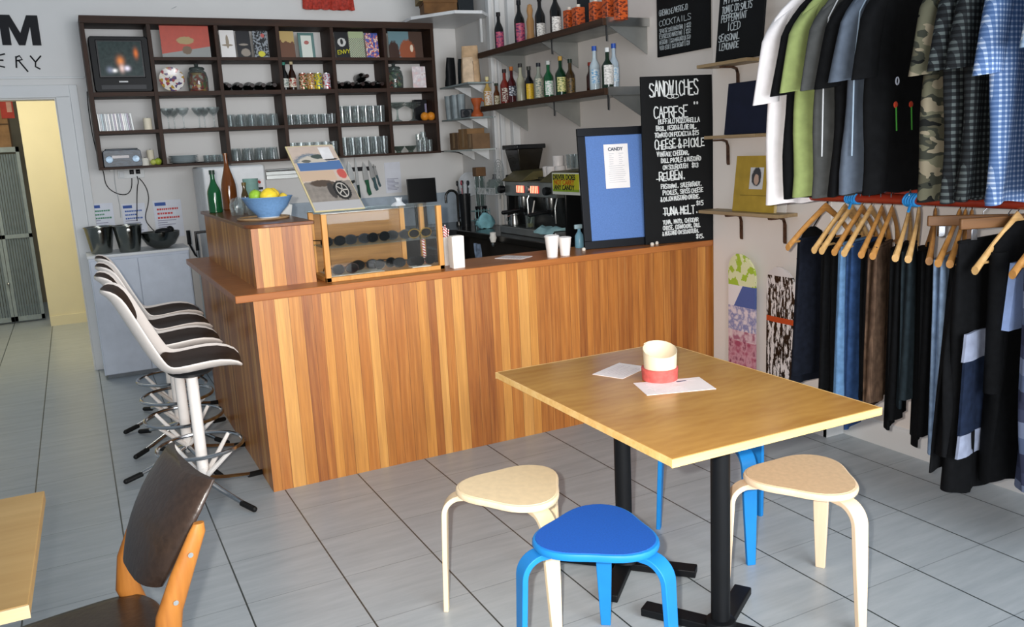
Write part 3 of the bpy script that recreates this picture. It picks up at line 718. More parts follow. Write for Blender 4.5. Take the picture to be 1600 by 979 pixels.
tumblers('highball_glass', 'tall clear glass in the fifth cell of the third row', 'tall glasses, fifth cell of the third row', 5, 3, (.08, .24, .40, .56, .72, .88), (3.09, 3.17), .028, .034, .138)
tumblers('highball_glass', 'tall clear glass in the fifth cell of the bottom row', 'tall glasses, fifth cell of the bottom row', 5, 4, (.08, .24, .40, .56, .72, .89), (3.08, 3.16), .030, .035, .145)
tumblers('shot_glass', 'tiny glass beside the stacked plates', 'tiny glasses beside the plates', 2, 4, (.68, .80, .92), (3.08, 3.15), .022, .026, .055)
def stemglass(x, y, z, lab, grp, R=.045, H=.15, bowl=.06, name='wine_glass'):
    o = MB().lathe([(0, 0), (.034, 0), (.034, .002), (.006, .008), (.0042, .02), (.0042, H-bowl), (R*.6, H-bowl*.7), (R, H-bowl*.2), (R*.96, H), (R*.93, H), (R*.95, H-bowl*.2), (R*.5, H-bowl*.62), (0, H-bowl*.85)], n=20).build(name, G_clear)
    o.location = (x, y, z); return tag(o, lab, 'glass', grp)
for f, y in ((.12, 3.12), (.36, 3.10), (.62, 3.12), (.86, 3.10), (.24, 3.22), (.74, 3.22)):
    stemglass(cellx(2, f), y, SZ[3], 'stemmed cocktail glass in the second cell of the third row', 'stemmed glasses beside the candle cell', .048, .155, .065)
def coupe(x, z, lab):
    t = thing('coupe_glass', lab, 'glass', (x, 3.12, z), group='wide stemmed coupes beside the oranges')
    MB().lathe([(0, 0), (.045, 0), (.04, .006), (.012, .02), (.006, .06), (.006, .10), (.03, .112), (.066, .13), (.070, .14), (.067, .14), (.028, .118), (0, .108)], n=24).build('bowl_and_stem', G_jar, t)
    MB().lathe([(.03, .135), (.066, .15), (.070, .158), (.066, .156), (0, .14)], n=24).build('stacked_dish', G_jar, t)
coupe(cellx(6, .20), SZ[3], 'wide stemmed coupe holding a second dish, left of the pair')
coupe(cellx(6, .565), SZ[3], 'wide stemmed coupe holding a second dish, next to the oranges')
for f, y, lb in ((.80, 3.09, 'orange on the shelf, left of the two'), (.94, 3.085, 'orange on the shelf, right of the two')):
    fruit(cellx(6, f), y, SZ[3], .037, 'd8892c', lb, 'fruit', 'orange')
bb = thing('black_carton', 'narrow black carton standing behind the two oranges', 'box', (cellx(6, .80), 3.24, SZ[3]))
MB().box(-.04, .075, -.03, .03, 0, .185).build('carton', plain('15161a', .4), bb, bevel=.002); MB().box(.052, .07, -.032, -.029, .05, .15).build('label', plain('8a86a0', .5), bb, smooth=0)
for f, lb in ((.16, 'shallow greenish glass bowl, left in the bottom right cell'), (.44, 'shallow greenish glass bowl beside the small tumblers')):
    t = thing('glass_bowl', lb, 'bowl', (cellx(6, f), 3.11, SZ[4]))
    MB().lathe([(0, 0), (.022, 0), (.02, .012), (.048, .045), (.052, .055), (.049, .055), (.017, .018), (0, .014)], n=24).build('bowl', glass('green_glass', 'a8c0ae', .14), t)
for (f, y, h) in ((.66, 3.10, .10), (.76, 3.09, .12), (.88, 3.10, .10), (.70, 3.18, .15), (.84, 3.20, .17)):
    o = tumbler_mesh(.022, .024, h).build('small_glass', G_clear); o.location = (cellx(6, f), y, SZ[4]); tag(o, 'small straight glass in the bottom right cell of the shelf', 'glass', 'small glasses in the bottom right cell')
# --- plates
M_plate = plain('b4c0c4', .25, var=.04)
for k in range(5):
    t = MB().lathe([(0, .004), (.05, .0), (.07, .003), (.108, .016), (.11, .018), (.068, .009), (0, .008)], n=32).build('plate', M_plate)
    t.location = (cellx(2, .30), 3.16, SZ[4]+.011*k); tag(t, ('lowest', 'second', 'third', 'fourth', 'topmost')[k] + ' blue grey plate of the stack in the bottom row', 'plate', 'stacked plates beside the tiny glasses')
# ------------------------------------------------------------------ things on the raised box
GV = plain('1c5c34', .08); GA = plain('5a2c0c', .08)
bottle(.085, 1.42, RZ, .040, .25, 'green beer bottle at the back left of the raised box', plain('12502c', .08), plain('2a3a30', .3), None, neck=.013, sh=.45)
bottle(.20, 1.60, RZ, .046, .35, 'tall amber bottle behind the green bottle', plain('6a3a14', .08), None, None, neck=.012, sh=.36, tall=.86)
bottle(.24, 1.30, RZ, .022, .17, 'small brown bottle beside the teal tumblers', plain('4a3a1c', .1), plain('6a5a30', .3), None, neck=.010, sh=.5)
for k in range(4):
    o = tumbler_mesh(.034, .046, .105, .003).build('plastic_tumbler', plain('7fa39c', .3, var=.05)); o.location = (.285, 1.33, RZ+.028*k)
    tag(o, ('bottom', 'second', 'third', 'topmost')[k] + ' teal tumbler of the stack on the raised box', 'glass', 'stacked teal tumblers')
for (x_, y_, lb) in ((.135, .98, 'upturned stemless glass nearest the green bottle'), (.215, .93, 'upturned stemless glass beside the blue bowl'), (.18, 1.12, 'upturned stemless glass behind the front two')):
    o = MB().lathe([(0, 0), (.022, 0), (.038, .03), (.040, .055), (.031, .095), (.029, .095), (.037, .055), (.035, .032), (0, .006)], n=24).build('stemless_glass', G_clear)
    o.location = (x_, y_, RZ+.095); o.rotation_euler = (PI, 0, 0); tag(o, lb, 'glass', 'upturned glasses on the raised box')
t = thing('round_tray', 'thin round wooden tray under the blue bowl', 'tray', (.185, .52, RZ))
MB().lathe([(0, 0), (.125, 0), (.13, .004), (.13, .012), (.122, .012), (.12, .006), (0, .006)], n=40).build('dish', wood('8a6a4a', 'b09470', 'x', 1, .35), t)
t = thing('fruit_bowl', 'blue ceramic bowl of limes and lemons on the raised box', 'bowl', (.185, .38, RZ+.013))
M_bowl = plain('6f97c4', .3, var=.05, sc=90)
MB().lathe([(0, .006), (.052, .006), (.06, .018), (.095, .055), (.120, .100), (.124, .102), (.122, .104), (.114, .100), (.09, .06), (.055, .026), (0, .02)], n=40).build('bowl', M_bowl, t)
MB().lathe([(0, 0), (.050, 0), (.053, .004), (.051, .009), (0, .009)], n=32).build('foot', plain('c4c0ba', .4), t)
bx_, by_, bz_ = .185, .38, RZ+.013
fruit(bx_-.055, by_+.0, bz_+.078, .032, '8fb83a', 'green lime at the left of the blue bowl', 'fruit', 'lime')
fruit(bx_+.0, by_-.045, bz_+.072, .036, 'e0c436', 'big yellow lemon in front in the blue bowl', 'fruit', 'lemon', el=1.2)
fruit(bx_+.035, by_+.02, bz_+.075, .033, 'd8b83a', 'yellow lemon behind the big one in the blue bowl', 'fruit', 'lemon')
fruit(bx_+.075, by_-.02, bz_+.068, .024, 'dfc040', 'small lemon at the right of the blue bowl', 'fruit', 'lemon')
fruit(bx_+.082, by_+.045, bz_+.066, .024, 'a8b050', 'pale green lime at the right rim of the bowl', 'fruit', 'lime')
fruit(bx_-.02, by_+.055, bz_+.07, .03, 'a8b83c', 'yellowish lime at the back of the blue bowl', 'fruit', 'lime')
t = thing('folded_napkins', 'white folded paper leaning behind the bowl, by the poster', 'paper', (.30, .62, RZ), .3)
MB().prism([(-.05, 0), (.05, 0), (.062, .055), (-.035, .085)], -.008, .008, 'y').build('sheet', plain('d8dcdc', .6), t, smooth=0)

# ------------------------------------------------------------------ glass display case
dc = thing('display_case', 'small glass display case with timber frame on the counter', 'display case', (.365, .075, BZ))
M_pine = wood('b87c38', 'd39c56', 'z', 1, .4); M_back = wood('7a5226', 'a5763e', 'x', 1, .5)
W_, D_, H_ = .615, .27, .325
for x_ in (0, W_-.026):
    MB().box(x_, x_+.026, 0, .026, .0, H_).build('post', M_pine, dc, bevel=.002, smooth=0)
    MB().box(x_+.001, x_+.025, D_-.024, D_, 0, H_).build('rear_post', M_pine, dc, bevel=.002, smooth=0)
MB().box(0, W_, 0, D_, 0, .022).build('base_board', M_pine, dc, bevel=.002, smooth=0)
MB().box(.024, W_-.12, D_-.014, D_-.004, .022, H_-.012).build('back_panel', M_back, dc, smooth=0)
MB().box(W_-.135, W_-.11, D_-.022, D_-.002, .022, H_-.004).build('mullion', M_pine, dc, smooth=0)
MB().box(.026, W_-.026, .010, .014, .022, H_-.004).build('front_pane', G_pane, dc, smooth=0)
MB().box(W_-.012, W_-.008, .026, D_-.024, .022, H_-.004).build('side_pane', G_pane, dc, smooth=0)
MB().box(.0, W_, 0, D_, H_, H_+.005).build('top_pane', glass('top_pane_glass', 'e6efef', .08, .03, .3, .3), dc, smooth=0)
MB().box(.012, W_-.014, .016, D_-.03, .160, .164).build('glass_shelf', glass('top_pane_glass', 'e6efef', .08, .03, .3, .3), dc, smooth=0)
MB().box(.03, .30, .02, D_-.03, .0225, .0245).build('paper_lining', plain('cfc6b4', .6), dc, smooth=0)
M_lens = plain('050607', .15, Specular_IOR_Level=.14); M_fr = plain('0d0b0a', .3)
def sunglasses(x, y, z, rz, lab, fr=M_fr, sc=1.0):
    t = thing('sunglasses', lab, 'sunglasses', (x, y, z), rz, 'sunglasses laid out in the display case')
    b = MB()
    for s_ in (-1, 1):
        out = []
        for i in range(20):
            a = 2*PI*i/20; ex = .029*math.cos(a); ez = .021*math.sin(a)*(1 if math.sin(a) > 0 else .95)
            out.append((ex*sc, ez*sc))
        c0 = s_*.034*sc
        b.rings([[Vector((c0+p[0], -.002-abs(c0+p[0])*.0, .024*sc+p[1])) for p in out], [Vector((c0+p[0]*.98, .002, .024*sc+p[1]*.98)) for p in out]])
    b.build('lenses', M_lens, t)
    g = MB()
    for s_ in (-1, 1):
        g.tube([(s_*.034*sc+.030*sc*math.cos(2*PI*i/20), 0, .024*sc+.022*sc*math.sin(2*PI*i/20)) for i in range(20)], .0028, 6, closed=True)
    g.tube([(-.008*sc, 0, .030*sc), (0, -.002, .033*sc), (.008*sc, 0, .030*sc)], .003, 6)
    g.build('frame', fr, t)
    for s_ in (-1, 1):
        MB().tube([(s_*.063*sc, 0, .034*sc), (s_*.066*sc, .03, .033*sc), (s_*.064*sc, .10*sc, .028*sc), (s_*.060*sc, .13*sc, .008*sc)], .0026, 6).build('temple', fr, t)
    return t
zs = BZ+.165; zb = BZ+.0255
for x_, y_, z_, r_, lb, m_ in ((.43, .135, zs, .15, 'black sunglasses at the left end of the glass shelf', M_fr), (.555, .145, zs, -.1, 'dark sunglasses, second from the left on the glass shelf', plain('1a1d26', .2)),
    (.665, .15, zs, .25, 'dark sunglasses in the middle of the glass shelf', M_fr), (.775, .16, zs, -.2, 'smoky sunglasses right of centre on the glass shelf', plain('2a2d30', .15)), (.885, .15, zs, .1, 'sunglasses with amber temples at the right of the glass shelf', plain('8a6a1e', .2)),
    (.475, .125, zb, .1, 'brown sunglasses at the left on the paper lining', plain('2e1a14', .2)), (.60, .20, zb, -.3, 'dark sunglasses at the back of the case floor, left of the pile', M_fr),
    (.70, .185, zb-.002, .35, 'dark sunglasses at the middle of the case floor', M_fr), (.80, .15, zb-.002, -.15, 'large black sunglasses right of centre on the case floor', M_fr), (.895, .135, zb-.002, .3, 'black sunglasses at the right end of the case floor', plain('1c1716', .2))):
    sunglasses(x_, y_, z_, r_, lb, m_, 1.0 if z_ > zb else 1.05)
o = MB().box(-.05, .05, -.03, .03, 0, .003).build('price_card', plain('e4ded2', .5), None, smooth=0); o.location = (.86, .118, zb-.003); tag(o, 'small white card under the sunglasses at the right end', 'card')
# straws in a cup just behind the right pane
t = thing('straw_cup', 'white cup of red and white paper straws beside the display case', 'straw cup', (1.035, .21, BZ))
MB().lathe([(0, 0), (.026, 0), (.036, .15), (.034, .15), (.0245, .004), (0, .004)], n=24).build('cup', plain('d9d4d0', .5), t)
n = NT('candy_stripe'); x, y, z = n.xyz(); sw = n.math('SINE', n.math('ADD', n.math('MULTIPLY', z, 420.0), n.math('MULTIPLY', x, 300.0))); n.base(n.mix(n.math('GREATER_THAN', sw, .1), 'ece6e2', 'c0323a')); n.set(Roughness=.5); M_candy = n.m
rr = random.Random(5)
for k in range(14):
    a = rr.uniform(0, 6.28); r0 = rr.uniform(.002, .016); r1 = r0+rr.uniform(.006, .022)
    MB().tube([(r0*math.cos(a), r0*math.sin(a), .006), (r1*math.cos(a), r1*math.sin(a), rr.uniform(.185, .215))], .0033, 8).build('straw', M_candy, t)
t = thing('straw_bundle', 'bundle of red and white straws standing inside the case', 'straws', (.935, .235, BZ+.0225), rot=(.05, -.10, 0))
for k in range(4): MB().tube([(.006*(k % 2), .006*(k//2), 0), (.006*(k % 2)+.004, .006*(k//2), .125)], .0033, 8).build('straw', M_candy, t)

# --- poster leaning back on the case: big colour photograph of a car
B0 = at(493, 330, 'z', 1.291); T0 = at(446, 233, 'x', B0.x); B1 = at(565, 316, 'z', 1.291); T1 = at(513, 233, 'x', B0.x+.335)
tilt = math.atan2(.47, .31)
po = thing('car_poster', 'glossy board with a picture of a car leaning on the display case', 'poster', (.375, .225, 1.287), rot=(-1.0, 0, 0))
n = NT('car_picture'); x, y, z = n.xyz()
nn_ = n.noise(n.obj(), 26, 4)
c = n.mix(n.math('LESS_THAN', z, n.math('ADD', .22, n.math('MULTIPLY', nn_, .06))), n.mix(nn_, 'd8c4b4', 'c6b2a4'), n.mix(nn_, '6e665e', 'a89e94'))
def el(a, b_, sx, sz, hard=5): return blobf(n, x, z, a, b_, sx, sz, hard)
band = n.math('MULTIPLY', n.math('LESS_THAN', z, .44), n.math('GREATER_THAN', z, .355))
c = n.mix(n.math('MULTIPLY', band, n.math('GREATER_THAN', x, .03)), c, '5577a8')
up_ = n.math('GREATER_THAN', z, .43); c = n.mix(n.math('MULTIPLY', el(.15, .42, .135, .095), up_), c, '76828f'); c = n.mix(n.math('MULTIPLY', el(.155, .415, .115, .080), up_), c, 'cdc4b6'); c = n.mix(el(.215, .485, .055, .022), c, '4a544e'); c = n.mix(el(.11, .445, .035, .014), c, '6a6a62'); c = n.mix(el(.31, .455, .05, .010), c, '3c3a3a')
c = n.mix(el(.335, .315, .035, .045), c, 'c85a50')
band2 = n.math('MULTIPLY', n.math('LESS_THAN', z, .35), n.math('GREATER_THAN', z, .26)); c = n.mix(n.math('MULTIPLY', band2, n.math('LESS_THAN', x, .28)), c, 'd0b49a')
c = n.mix(n.math('MULTIPLY', n.math('LESS_THAN', z, .075), n.math('GREATER_THAN', z, -.1)), c, 'b4b2b2')
c = n.mix(el(.15, .235, .09, .03), c, '57483c'); c = n.mix(el(.20, .17, .03, .07), c, '423c38'); c = n.mix(el(.275, .165, .062, .085, 12), c, '24221f')
n.base(c); n.set(Roughness=.22)
MB().box(0, .375, 0, .006, 0, .60).build('board', plain('d8c79a', .5), po, smooth=0)
MB().box(.012, .370, -.002, 0, .004, .59).build('picture', n.m, po, smooth=0)
wh = MB(); wh.rings([[Vector((r_*math.cos(2*PI*i/28), y_, r_*math.sin(2*PI*i/28))) for i in range(28)] for r_, y_ in ((.040, -.003), (.047, -.003), (.047, -.0045), (.040, -.0045), (.040, -.003))], cap=False)
for k in range(5):
    a = 2*PI*k/5; wh.obox((.024*math.cos(a), -.004, .024*math.sin(a)), .042, .0012, .0075, (0, -a, 0))
wo = wh.build('wheel_picture', plain('b8b2aa', .3), po, smooth=0); wo.location = (.275, 0, .165); wo.scale = (.95, 1, 1.4); po.scale = (.68, 1, 1)
MB().box(.245, .335, -.004, -.002, .46, .57).build('paper_note', plain('e8e6e6', .6), po, smooth=0)
t = thing('cloth_bag', 'crumpled clear plastic bag lying on the display case beside the poster', 'plastic bag', (.80, .20, BZ+.331))
b = MB(); rr = random.Random(9)
for s_, h in ((.3, 0), (1, .004), (.92, .03), (.6, .055), (.5, .075), (.62, .085)):
    pass
rs = []
for s_, h in ((.98, 0), (1, .008), (.75, .025), (.45, .045), (.42, .075), (.5, .085)):
    rs.append([Vector(((.06*s_+.01*rr.uniform(-1, 1))*math.cos(2*PI*i/14), (.035*s_+.008*rr.uniform(-1, 1))*math.sin(2*PI*i/14), h)) for i in range(14)])
b.rings(rs).build('bag', plain('b4b8bc', .35), t); t.scale = (.6, .6, .5)
# --- things along the worktop
t = thing('paper_carton', 'plain white upright carton at the right end of the display case', 'carton', (1.043, .062, BZ), .05)
MB().rings([[Vector((sx*w_, sy*w_*.8, h)) for sx, sy in ((-1, -1), (1, -1), (1, 1), (-1, 1))] for h, w_ in ((0, .0325), (.165, .0345))]).build('carton', plain('ece7df', .5, var=.02), t, bevel=.004)
MB().box(-.026, .026, -.021, .021, .1645, .167).build('folded_top', plain('ded8ce', .5, var=.02), t, smooth=0)
M_cup = plain('efe8e2', .5, var=.02); M_lid = plain('f2eeea', .3, var=.02)
def papercup(x, y, r, h, lab, lid=True, z=BZ, grp=None, name='takeaway_cup'):
    t = thing(name, lab, 'cup', (x, y, z), group=grp)
    MB().lathe([(0, .004), (r*.68, .004), (r*.70, 0), (r*.97, h*.93), (r, h*.93), (r, h*.95), (r*.94, h*.95), (r*.66, .008), (0, .008)], n=28).build('cup', M_cup, t)
    if lid: MB().lathe([(0, h*.94), (r*1.04, h*.935), (r*1.06, h*.955), (r*1.0, h*.965), (r*.93, h), (r*.86, h), (r*.84, h*.985), (0, h*.985)], n=28).build('lid', M_lid, t)
    return t
papercup(1.602, .055, .040, .118, 'taller lidded white paper cup on the worktop')
papercup(1.688, .065, .037, .100, 'shorter white paper cup beside the taller one')
for (px_, py_, lb) in ((722, 413, 'small white knob beside the upright carton'), (912, 389, 'small white knob at the foot of the blue board'), (1026, 379, 'small pale knob between blue board and blackboard'), (1019, 381, 'small cream knob at the right foot of the blue board')):
    p = at(px_, py_, 'z', BZ+.008); o = MB().lathe([(0, 0), (.010, 0), (.012, .008), (.008, .016), (0, .018)], n=14).build('bench_knob', plain('d8d0c4', .4)); o.location = (p.x, max(p.y, 0.0) if px_ > 1000 else p.y, BZ); tag(o, lb, 'knob')
t = thing('menu_sheet', 'small white printed sheet lying flat on the worktop', 'paper', (1.44, .20, BZ), .55)
MB().box(-.06, .06, -.085, .085, .0005, .0025).build('sheet', plain('e6dfdc', .6), t, smooth=0)
b = MB()
for k in range(7): b.box(-.045, -.045+random.uniform(.05, .09), -.065+.018*k, -.061+.018*k, .0026, .003)
b.build('print', plain('b49a98', .6), t, smooth=0)
# --- blue pin board
bb = thing('pin_board', 'blue felt board in a black frame propped up on the counter', 'notice board')
fl_ = Vector((1.888, .175, BZ+.001)); fr_ = Vector((2.335, .095, BZ+.001)); u = (fr_-fl_); wB = u.length
bb.location = fl_; ang = math.atan2(u.y, u.x)
bb.rotation_euler = (-.10, 0, ang)
hB = .68; e = .045
MB().box(0, wB, 0, .022, 0, e).box(0, wB, 0, .022, hB-e, hB).box(0, e, 0, .022, e, hB-e).box(wB-e, wB, 0, .022, e, hB-e).build('frame', plain('0a0e15', .5), bb, bevel=.002, smooth=0)
MB().box(e-.002, wB-e+.002, .008, .018, e-.002, hB-e+.002).build('felt', plain('5a7bb5', .85, var=.07, sc=220, bump=.2), bb, smooth=0)
MB().box(.155, .305, .004, .007, .335, .585).build('menu_card', plain('e9e5e4', .6, var=.02), bb, bevel=.001, smooth=0)
type_('CANDY', .026, (.180, .004, .548), (1, 0, 0), (0, 0, 1), 'card_heading', plain('4a5262', .6), bb, bold=.0008)
b = MB(); rr = random.Random(2)
for k in range(15):
    zz = .53-.0115*k
    if k < 6: b.box(.185, .185+rr.uniform(.015, .03), .0030, .004, zz, zz+.003).box(.245, .245+rr.uniform(.015, .03), .0030, .004, zz, zz+.003)
    else: b.box(.175+rr.uniform(0, .01), .285-rr.uniform(0, .02), .0030, .004, zz, zz+.0022)
b.build('card_print', plain('b8b8bd', .6), bb, smooth=0)
# --- sandwich blackboard leaning against the wall end
M_slate = plain('0b0d0f', .7, var=.12, sc=8); M_chalk = plain('e8ecec', .8, var=.05)
P0 = at(1014, 382, 'z', BZ+.001); P1 = at(1117, 374, 'z', BZ+.001); P1.x = min(P1.x, 2.72); u = P1-P0
bd = thing('sandwich_blackboard', 'tall blackboard listing sandwiches standing on the right end of the counter', 'blackboard', P0, rot=(-.035, 0, math.atan2(u.y, u.x)))
wb_ = u.length; hb_ = .945
MB().box(-.02, wb_, 0, .014, 0, hb_).build('board', M_slate, bd, bevel=.001, smooth=0)
ch = MB()
def ln(t_, x_, z_, h_, wd=.0052, asp=.58, gap=1.25):
    z_ -= .02; x_ += .01
    ink(ch, t_, (x_, 0, z_), (1, 0, .02), (0, 0, 1), h_, wd, (0, -1, 0), asp, .12, gap)
ln('SANDWICHES', .022, .855, .075, .0075, .32, 1.25)
for a0, cx_ in ((0, .155), (1, .185)):
    ch.tube([(cx_+.022*math.cos(2*PI*i/16), -.003, .832+.011*math.sin(2*PI*i/16)) for i in range(16)], .002, 5, closed=True)
ln('CAPRESE', .045, .730, .060, .0065, .40); ln('**', .285, .795, .024, .004)
for q, t_ in enumerate(('BUFFALO MOZZARELLA', 'BASIL, PESTO & OLIVE OIL,', 'TOMATO ON FOCACCIA $15')): ln(t_, (.070, .055, .045)[q], .700-.037*q, .024, .0048, (.50, .37, .45)[q], 1.2)
ln('CHEESE & PICKLE', .045, .560, .048, .0062, .36); ch.box(.09, .26, -.0035, -.002, .550, .5535)
for q, t_ in enumerate(('VINTAGE CHEDDAR,', 'DILL PICKLE & MUSTARD', 'ON SOURDOUGH   $13')): ln(t_, (.055, .08, .09)[q], .518-.037*q, .024, .0048, (.45, .43, .46)[q], 1.2)
ln('REUBEN.', .065, .380, .048, .0062, .40); ch.box(.055, .22, -.0035, -.002, .369, .3725)
for q, t_ in enumerate(('PASTRAMI, SAUERKRAUT,', 'PICKLES, SWISS CHEESE', '& DIJON MUSTARD ON RYE.', '        $15')): ln(t_, (.075, .085, .07, .22)[q], .335-.036*q, .024, .0048, (.43, .43, .40, .5)[q], 1.2)
ln('TUNA MELT.', .085, .180, .046, .0062, .40); ch.box(.09, .25, -.0035, -.002, .169, .1725)
for q, t_ in enumerate(('TUNA, MAYO, CHEDDAR', 'CHEESE, CORNICHONS, DILL', '& MUSTARD ON SOURDOUGH.', '        $15.')): ln(t_, (.08, .08, .075, .22)[q], .130-.032*q, .022, .0045, (.46, .38, .40, .5)[q], 1.2)
ch.build('chalk_writing', M_chalk, bd, smooth=0)
# --- things on the table
cd = thing('menu_holder', 'curled cream card cuff with a pink band standing on the plywood table', 'paper holder', at(1031, 592, 'z', .74))
cy_ = MB()
N = 28; rs = []
for j in range(9):
    h = j/8; ring = []
    for side in (1, -1):
        rng = range(N+1) if side == 1 else range(N, -1, -1)
        for i in rng:
            a = math.radians(-260 + 372*i/N); r_ = .052 + .004*h + (.006*i/N) - (.0012 if side == -1 else 0)
            top = .105 + .018*math.cos(math.radians(-260 + 372*i/N)-1.2)
            ring.append(Vector((r_*math.cos(a), r_*math.sin(a), top*h+.001)))
    rs.append(ring)
cy_.rings(rs).build('card_cuff', plain('d3c6ab', .6, var=.03), cd, smooth=60)
MB().lathe([(.0585, .002), (.0605, .002), (.0630, .044), (.0600, .044)], n=30).build('pink_band', plain('bd5650', .6, var=.12, sc=60), cd)
def sheet(px, py, w_, h_, rz, lab, dz, prt='8a8a94', mark=False):
    p = at(px, py, 'z', .74); t = thing('menu_leaflet', lab, 'paper', (p.x, p.y, .7402+dz), rz)
    MB().box(-w_/2, w_/2, -h_/2, h_/2, 0, .0012).build('sheet', plain('e6dcda', .6, var=.02), t, smooth=0)
    b = MB(); rr = random.Random(px)
    for k in range(8):
        x0 = -w_*.4+rr.uniform(0, .02); b.box(x0, x0+w_*rr.uniform(.3, .75), -h_*.38+k*h_*.095, -h_*.38+k*h_*.095+.0022, .0012, .0016)
    b.build('print', plain('bfb2b6', .6), t, smooth=0)
    if mark: MB().obox((w_*.18, h_*.30, .0015), .035, .008, .0006, (0, 0, .1)).build('heading', plain('4a4a66', .6), t, smooth=0)
sheet(1053, 603, .235, .15, -.32, 'white printed leaflet in front of the card cuff', 0, mark=True)
sheet(970, 579, .18, .125, .42, 'white printed leaflet left of the card cuff', .0)
# ------------------------------------------------------------------ back corner: fridge, sink bench, wall things
M_white = plain('dadcdd', .35, var=.03); M_steel = plain('b4b6b4', .28, 1.0, var=.08, sc=6); M_steelr = plain('a7a9a6', .42, .85, var=.1, sc=5)
fr = thing('fridge', 'white fridge behind the raised box with a red star rating sticker', 'fridge', (.42, 2.72, 0))
MB().box(-.22, .22, 0, .55, .03, 1.515).build('body', M_white, fr, bevel=.012)
MB().box(-.22, .22, -.045, -.005, .06, 1.51).build('door', M_white, fr, bevel=.012)
MB().box(.17, .19, -.075, -.045, .9, 1.15).build('handle', M_white, fr, bevel=.004)
stk = thing('energy_sticker', 'arched red star rating sticker on the fridge door', 'sticker', at(400, 290, 'y', 2.672))
b = MB()
for k in range(5):
    a = math.radians(165-28*k); b.obox((.045*math.cos(a), -.001, .045*math.sin(a)-.01), .022, .001, .018, (0, -a+PI/2, 0))
b.build('red_arc', plain('c0392e', .5), stk, smooth=0); MB().box(.0, .05, -.002, -.0002, -.03, -.012).build('black_bar', plain('26262a', .5), stk, smooth=0)
MB().box(-.055, .06, -.0006, .001, -.035, .045).build('backing', plain('e6e2e0', .5), stk, smooth=0)
t = thing('wall_rail', 'stainless double rail on the back wall behind the poster', 'rail', at(416, 272, 'y', YB-.03))
MB().box(0, .42, 0, .028, -.045, -.012).box(0, .42, .01, .028, -.012, .018).build('channel', M_steelr, t, bevel=.002); MB().tube([(0, -.012, .03), (.42, -.012, .03)], .009, 10).build('bar', M_steel, t)
# sink bench along the back wall and down the right wall
sb = thing('sink_bench', 'dark worktop of the kitchen bench along the back and right walls', 'worktop')
M_wt = plain('1c1a17', .22, var=.2, sc=5)
BH = .90
MB().prism([(.70, 2.76), (1.85, 2.76), (2.02, 2.70), (2.12, 2.55), (2.14, 2.3), (2.14, .42), (2.765, .42), (2.765, 2.60), (2.55, 2.62), (2.55, 3.32), (.70, 3.32)], BH-.05, BH, 'z').build('worktop', M_wt, sb, bevel=.006, smooth=0)
MB().box(.72, 2.2, 2.80, 3.32, .02, BH-.05).box(2.2, 2.765, .44, 2.61, .02, BH-.05).build('cupboards', plain('2a2622', .6), sb, smooth=0)
o = MB().box(.70, 2.55, 3.30, 3.328, BH, 1.175).build('splashback', plain('a3b0bc', .4, var=.06), None, smooth=0); tag(o, 'pale blue grey upstand along the back wall above the bench', 'splashback')
# knives on a magnetic strip
ms = thing('knife_strip', 'black magnetic strip holding the kitchen knives', 'knife rack', at(543, 265, 'y', YB-.012))
MB().box(0, .255, 0, .011, -.018, .018).build('bar', plain('141518', .4), ms, bevel=.002)
def knife(px, py, L, wd, hl, hc, lean, lab):
    p = at(px, py, 'y', YB-.022); t = thing('kitchen_knife', lab, 'knife', (p.x, YB-.022, p.z), group='knives on the magnetic strip', rot=(0, lean, 0))
    MB().prism([(0, 0), (wd*.35, -L*.22), (wd*.5, -L*.55), (wd*.5, -L), (-wd*.5, -L), (-wd*.38, -L*.4)], -.0025, .0025, 'y').build('blade', M_steel, t, smooth=0)
    MB().prism([(-wd*.42, -L), (wd*.42, -L), (wd*.36, -L-.01), (wd*.30, -L-hl*.5), (wd*.42, -L-hl), (-wd*.1, -L-hl-.008), (-wd*.34, -L-hl*.8), (-wd*.22, -L-hl*.4)], -.009, .009, 'y').build('handle', plain(hc, .45), t, bevel=.003)
knife(543, 252, .165, .052, .02, '30322f', -.17, 'broad carving blade, leftmost on the magnetic strip')
knife(554, 246, .235, .026, .11, '1f3a34', -.05, 'longest narrow knife on the strip, dark green handle')
knife(567, 253, .155, .048, .13, '1c5a3c', -.13, 'cook knife with bright green handle on the strip')
knife(576, 250, .155, .040, .11, '3f5a5e', -.20, 'knife with grey green handle right of the green one')
knife(583, 256, .10, .024, .10, '4a6066', -.24, 'small knife at the right of the group on the strip')
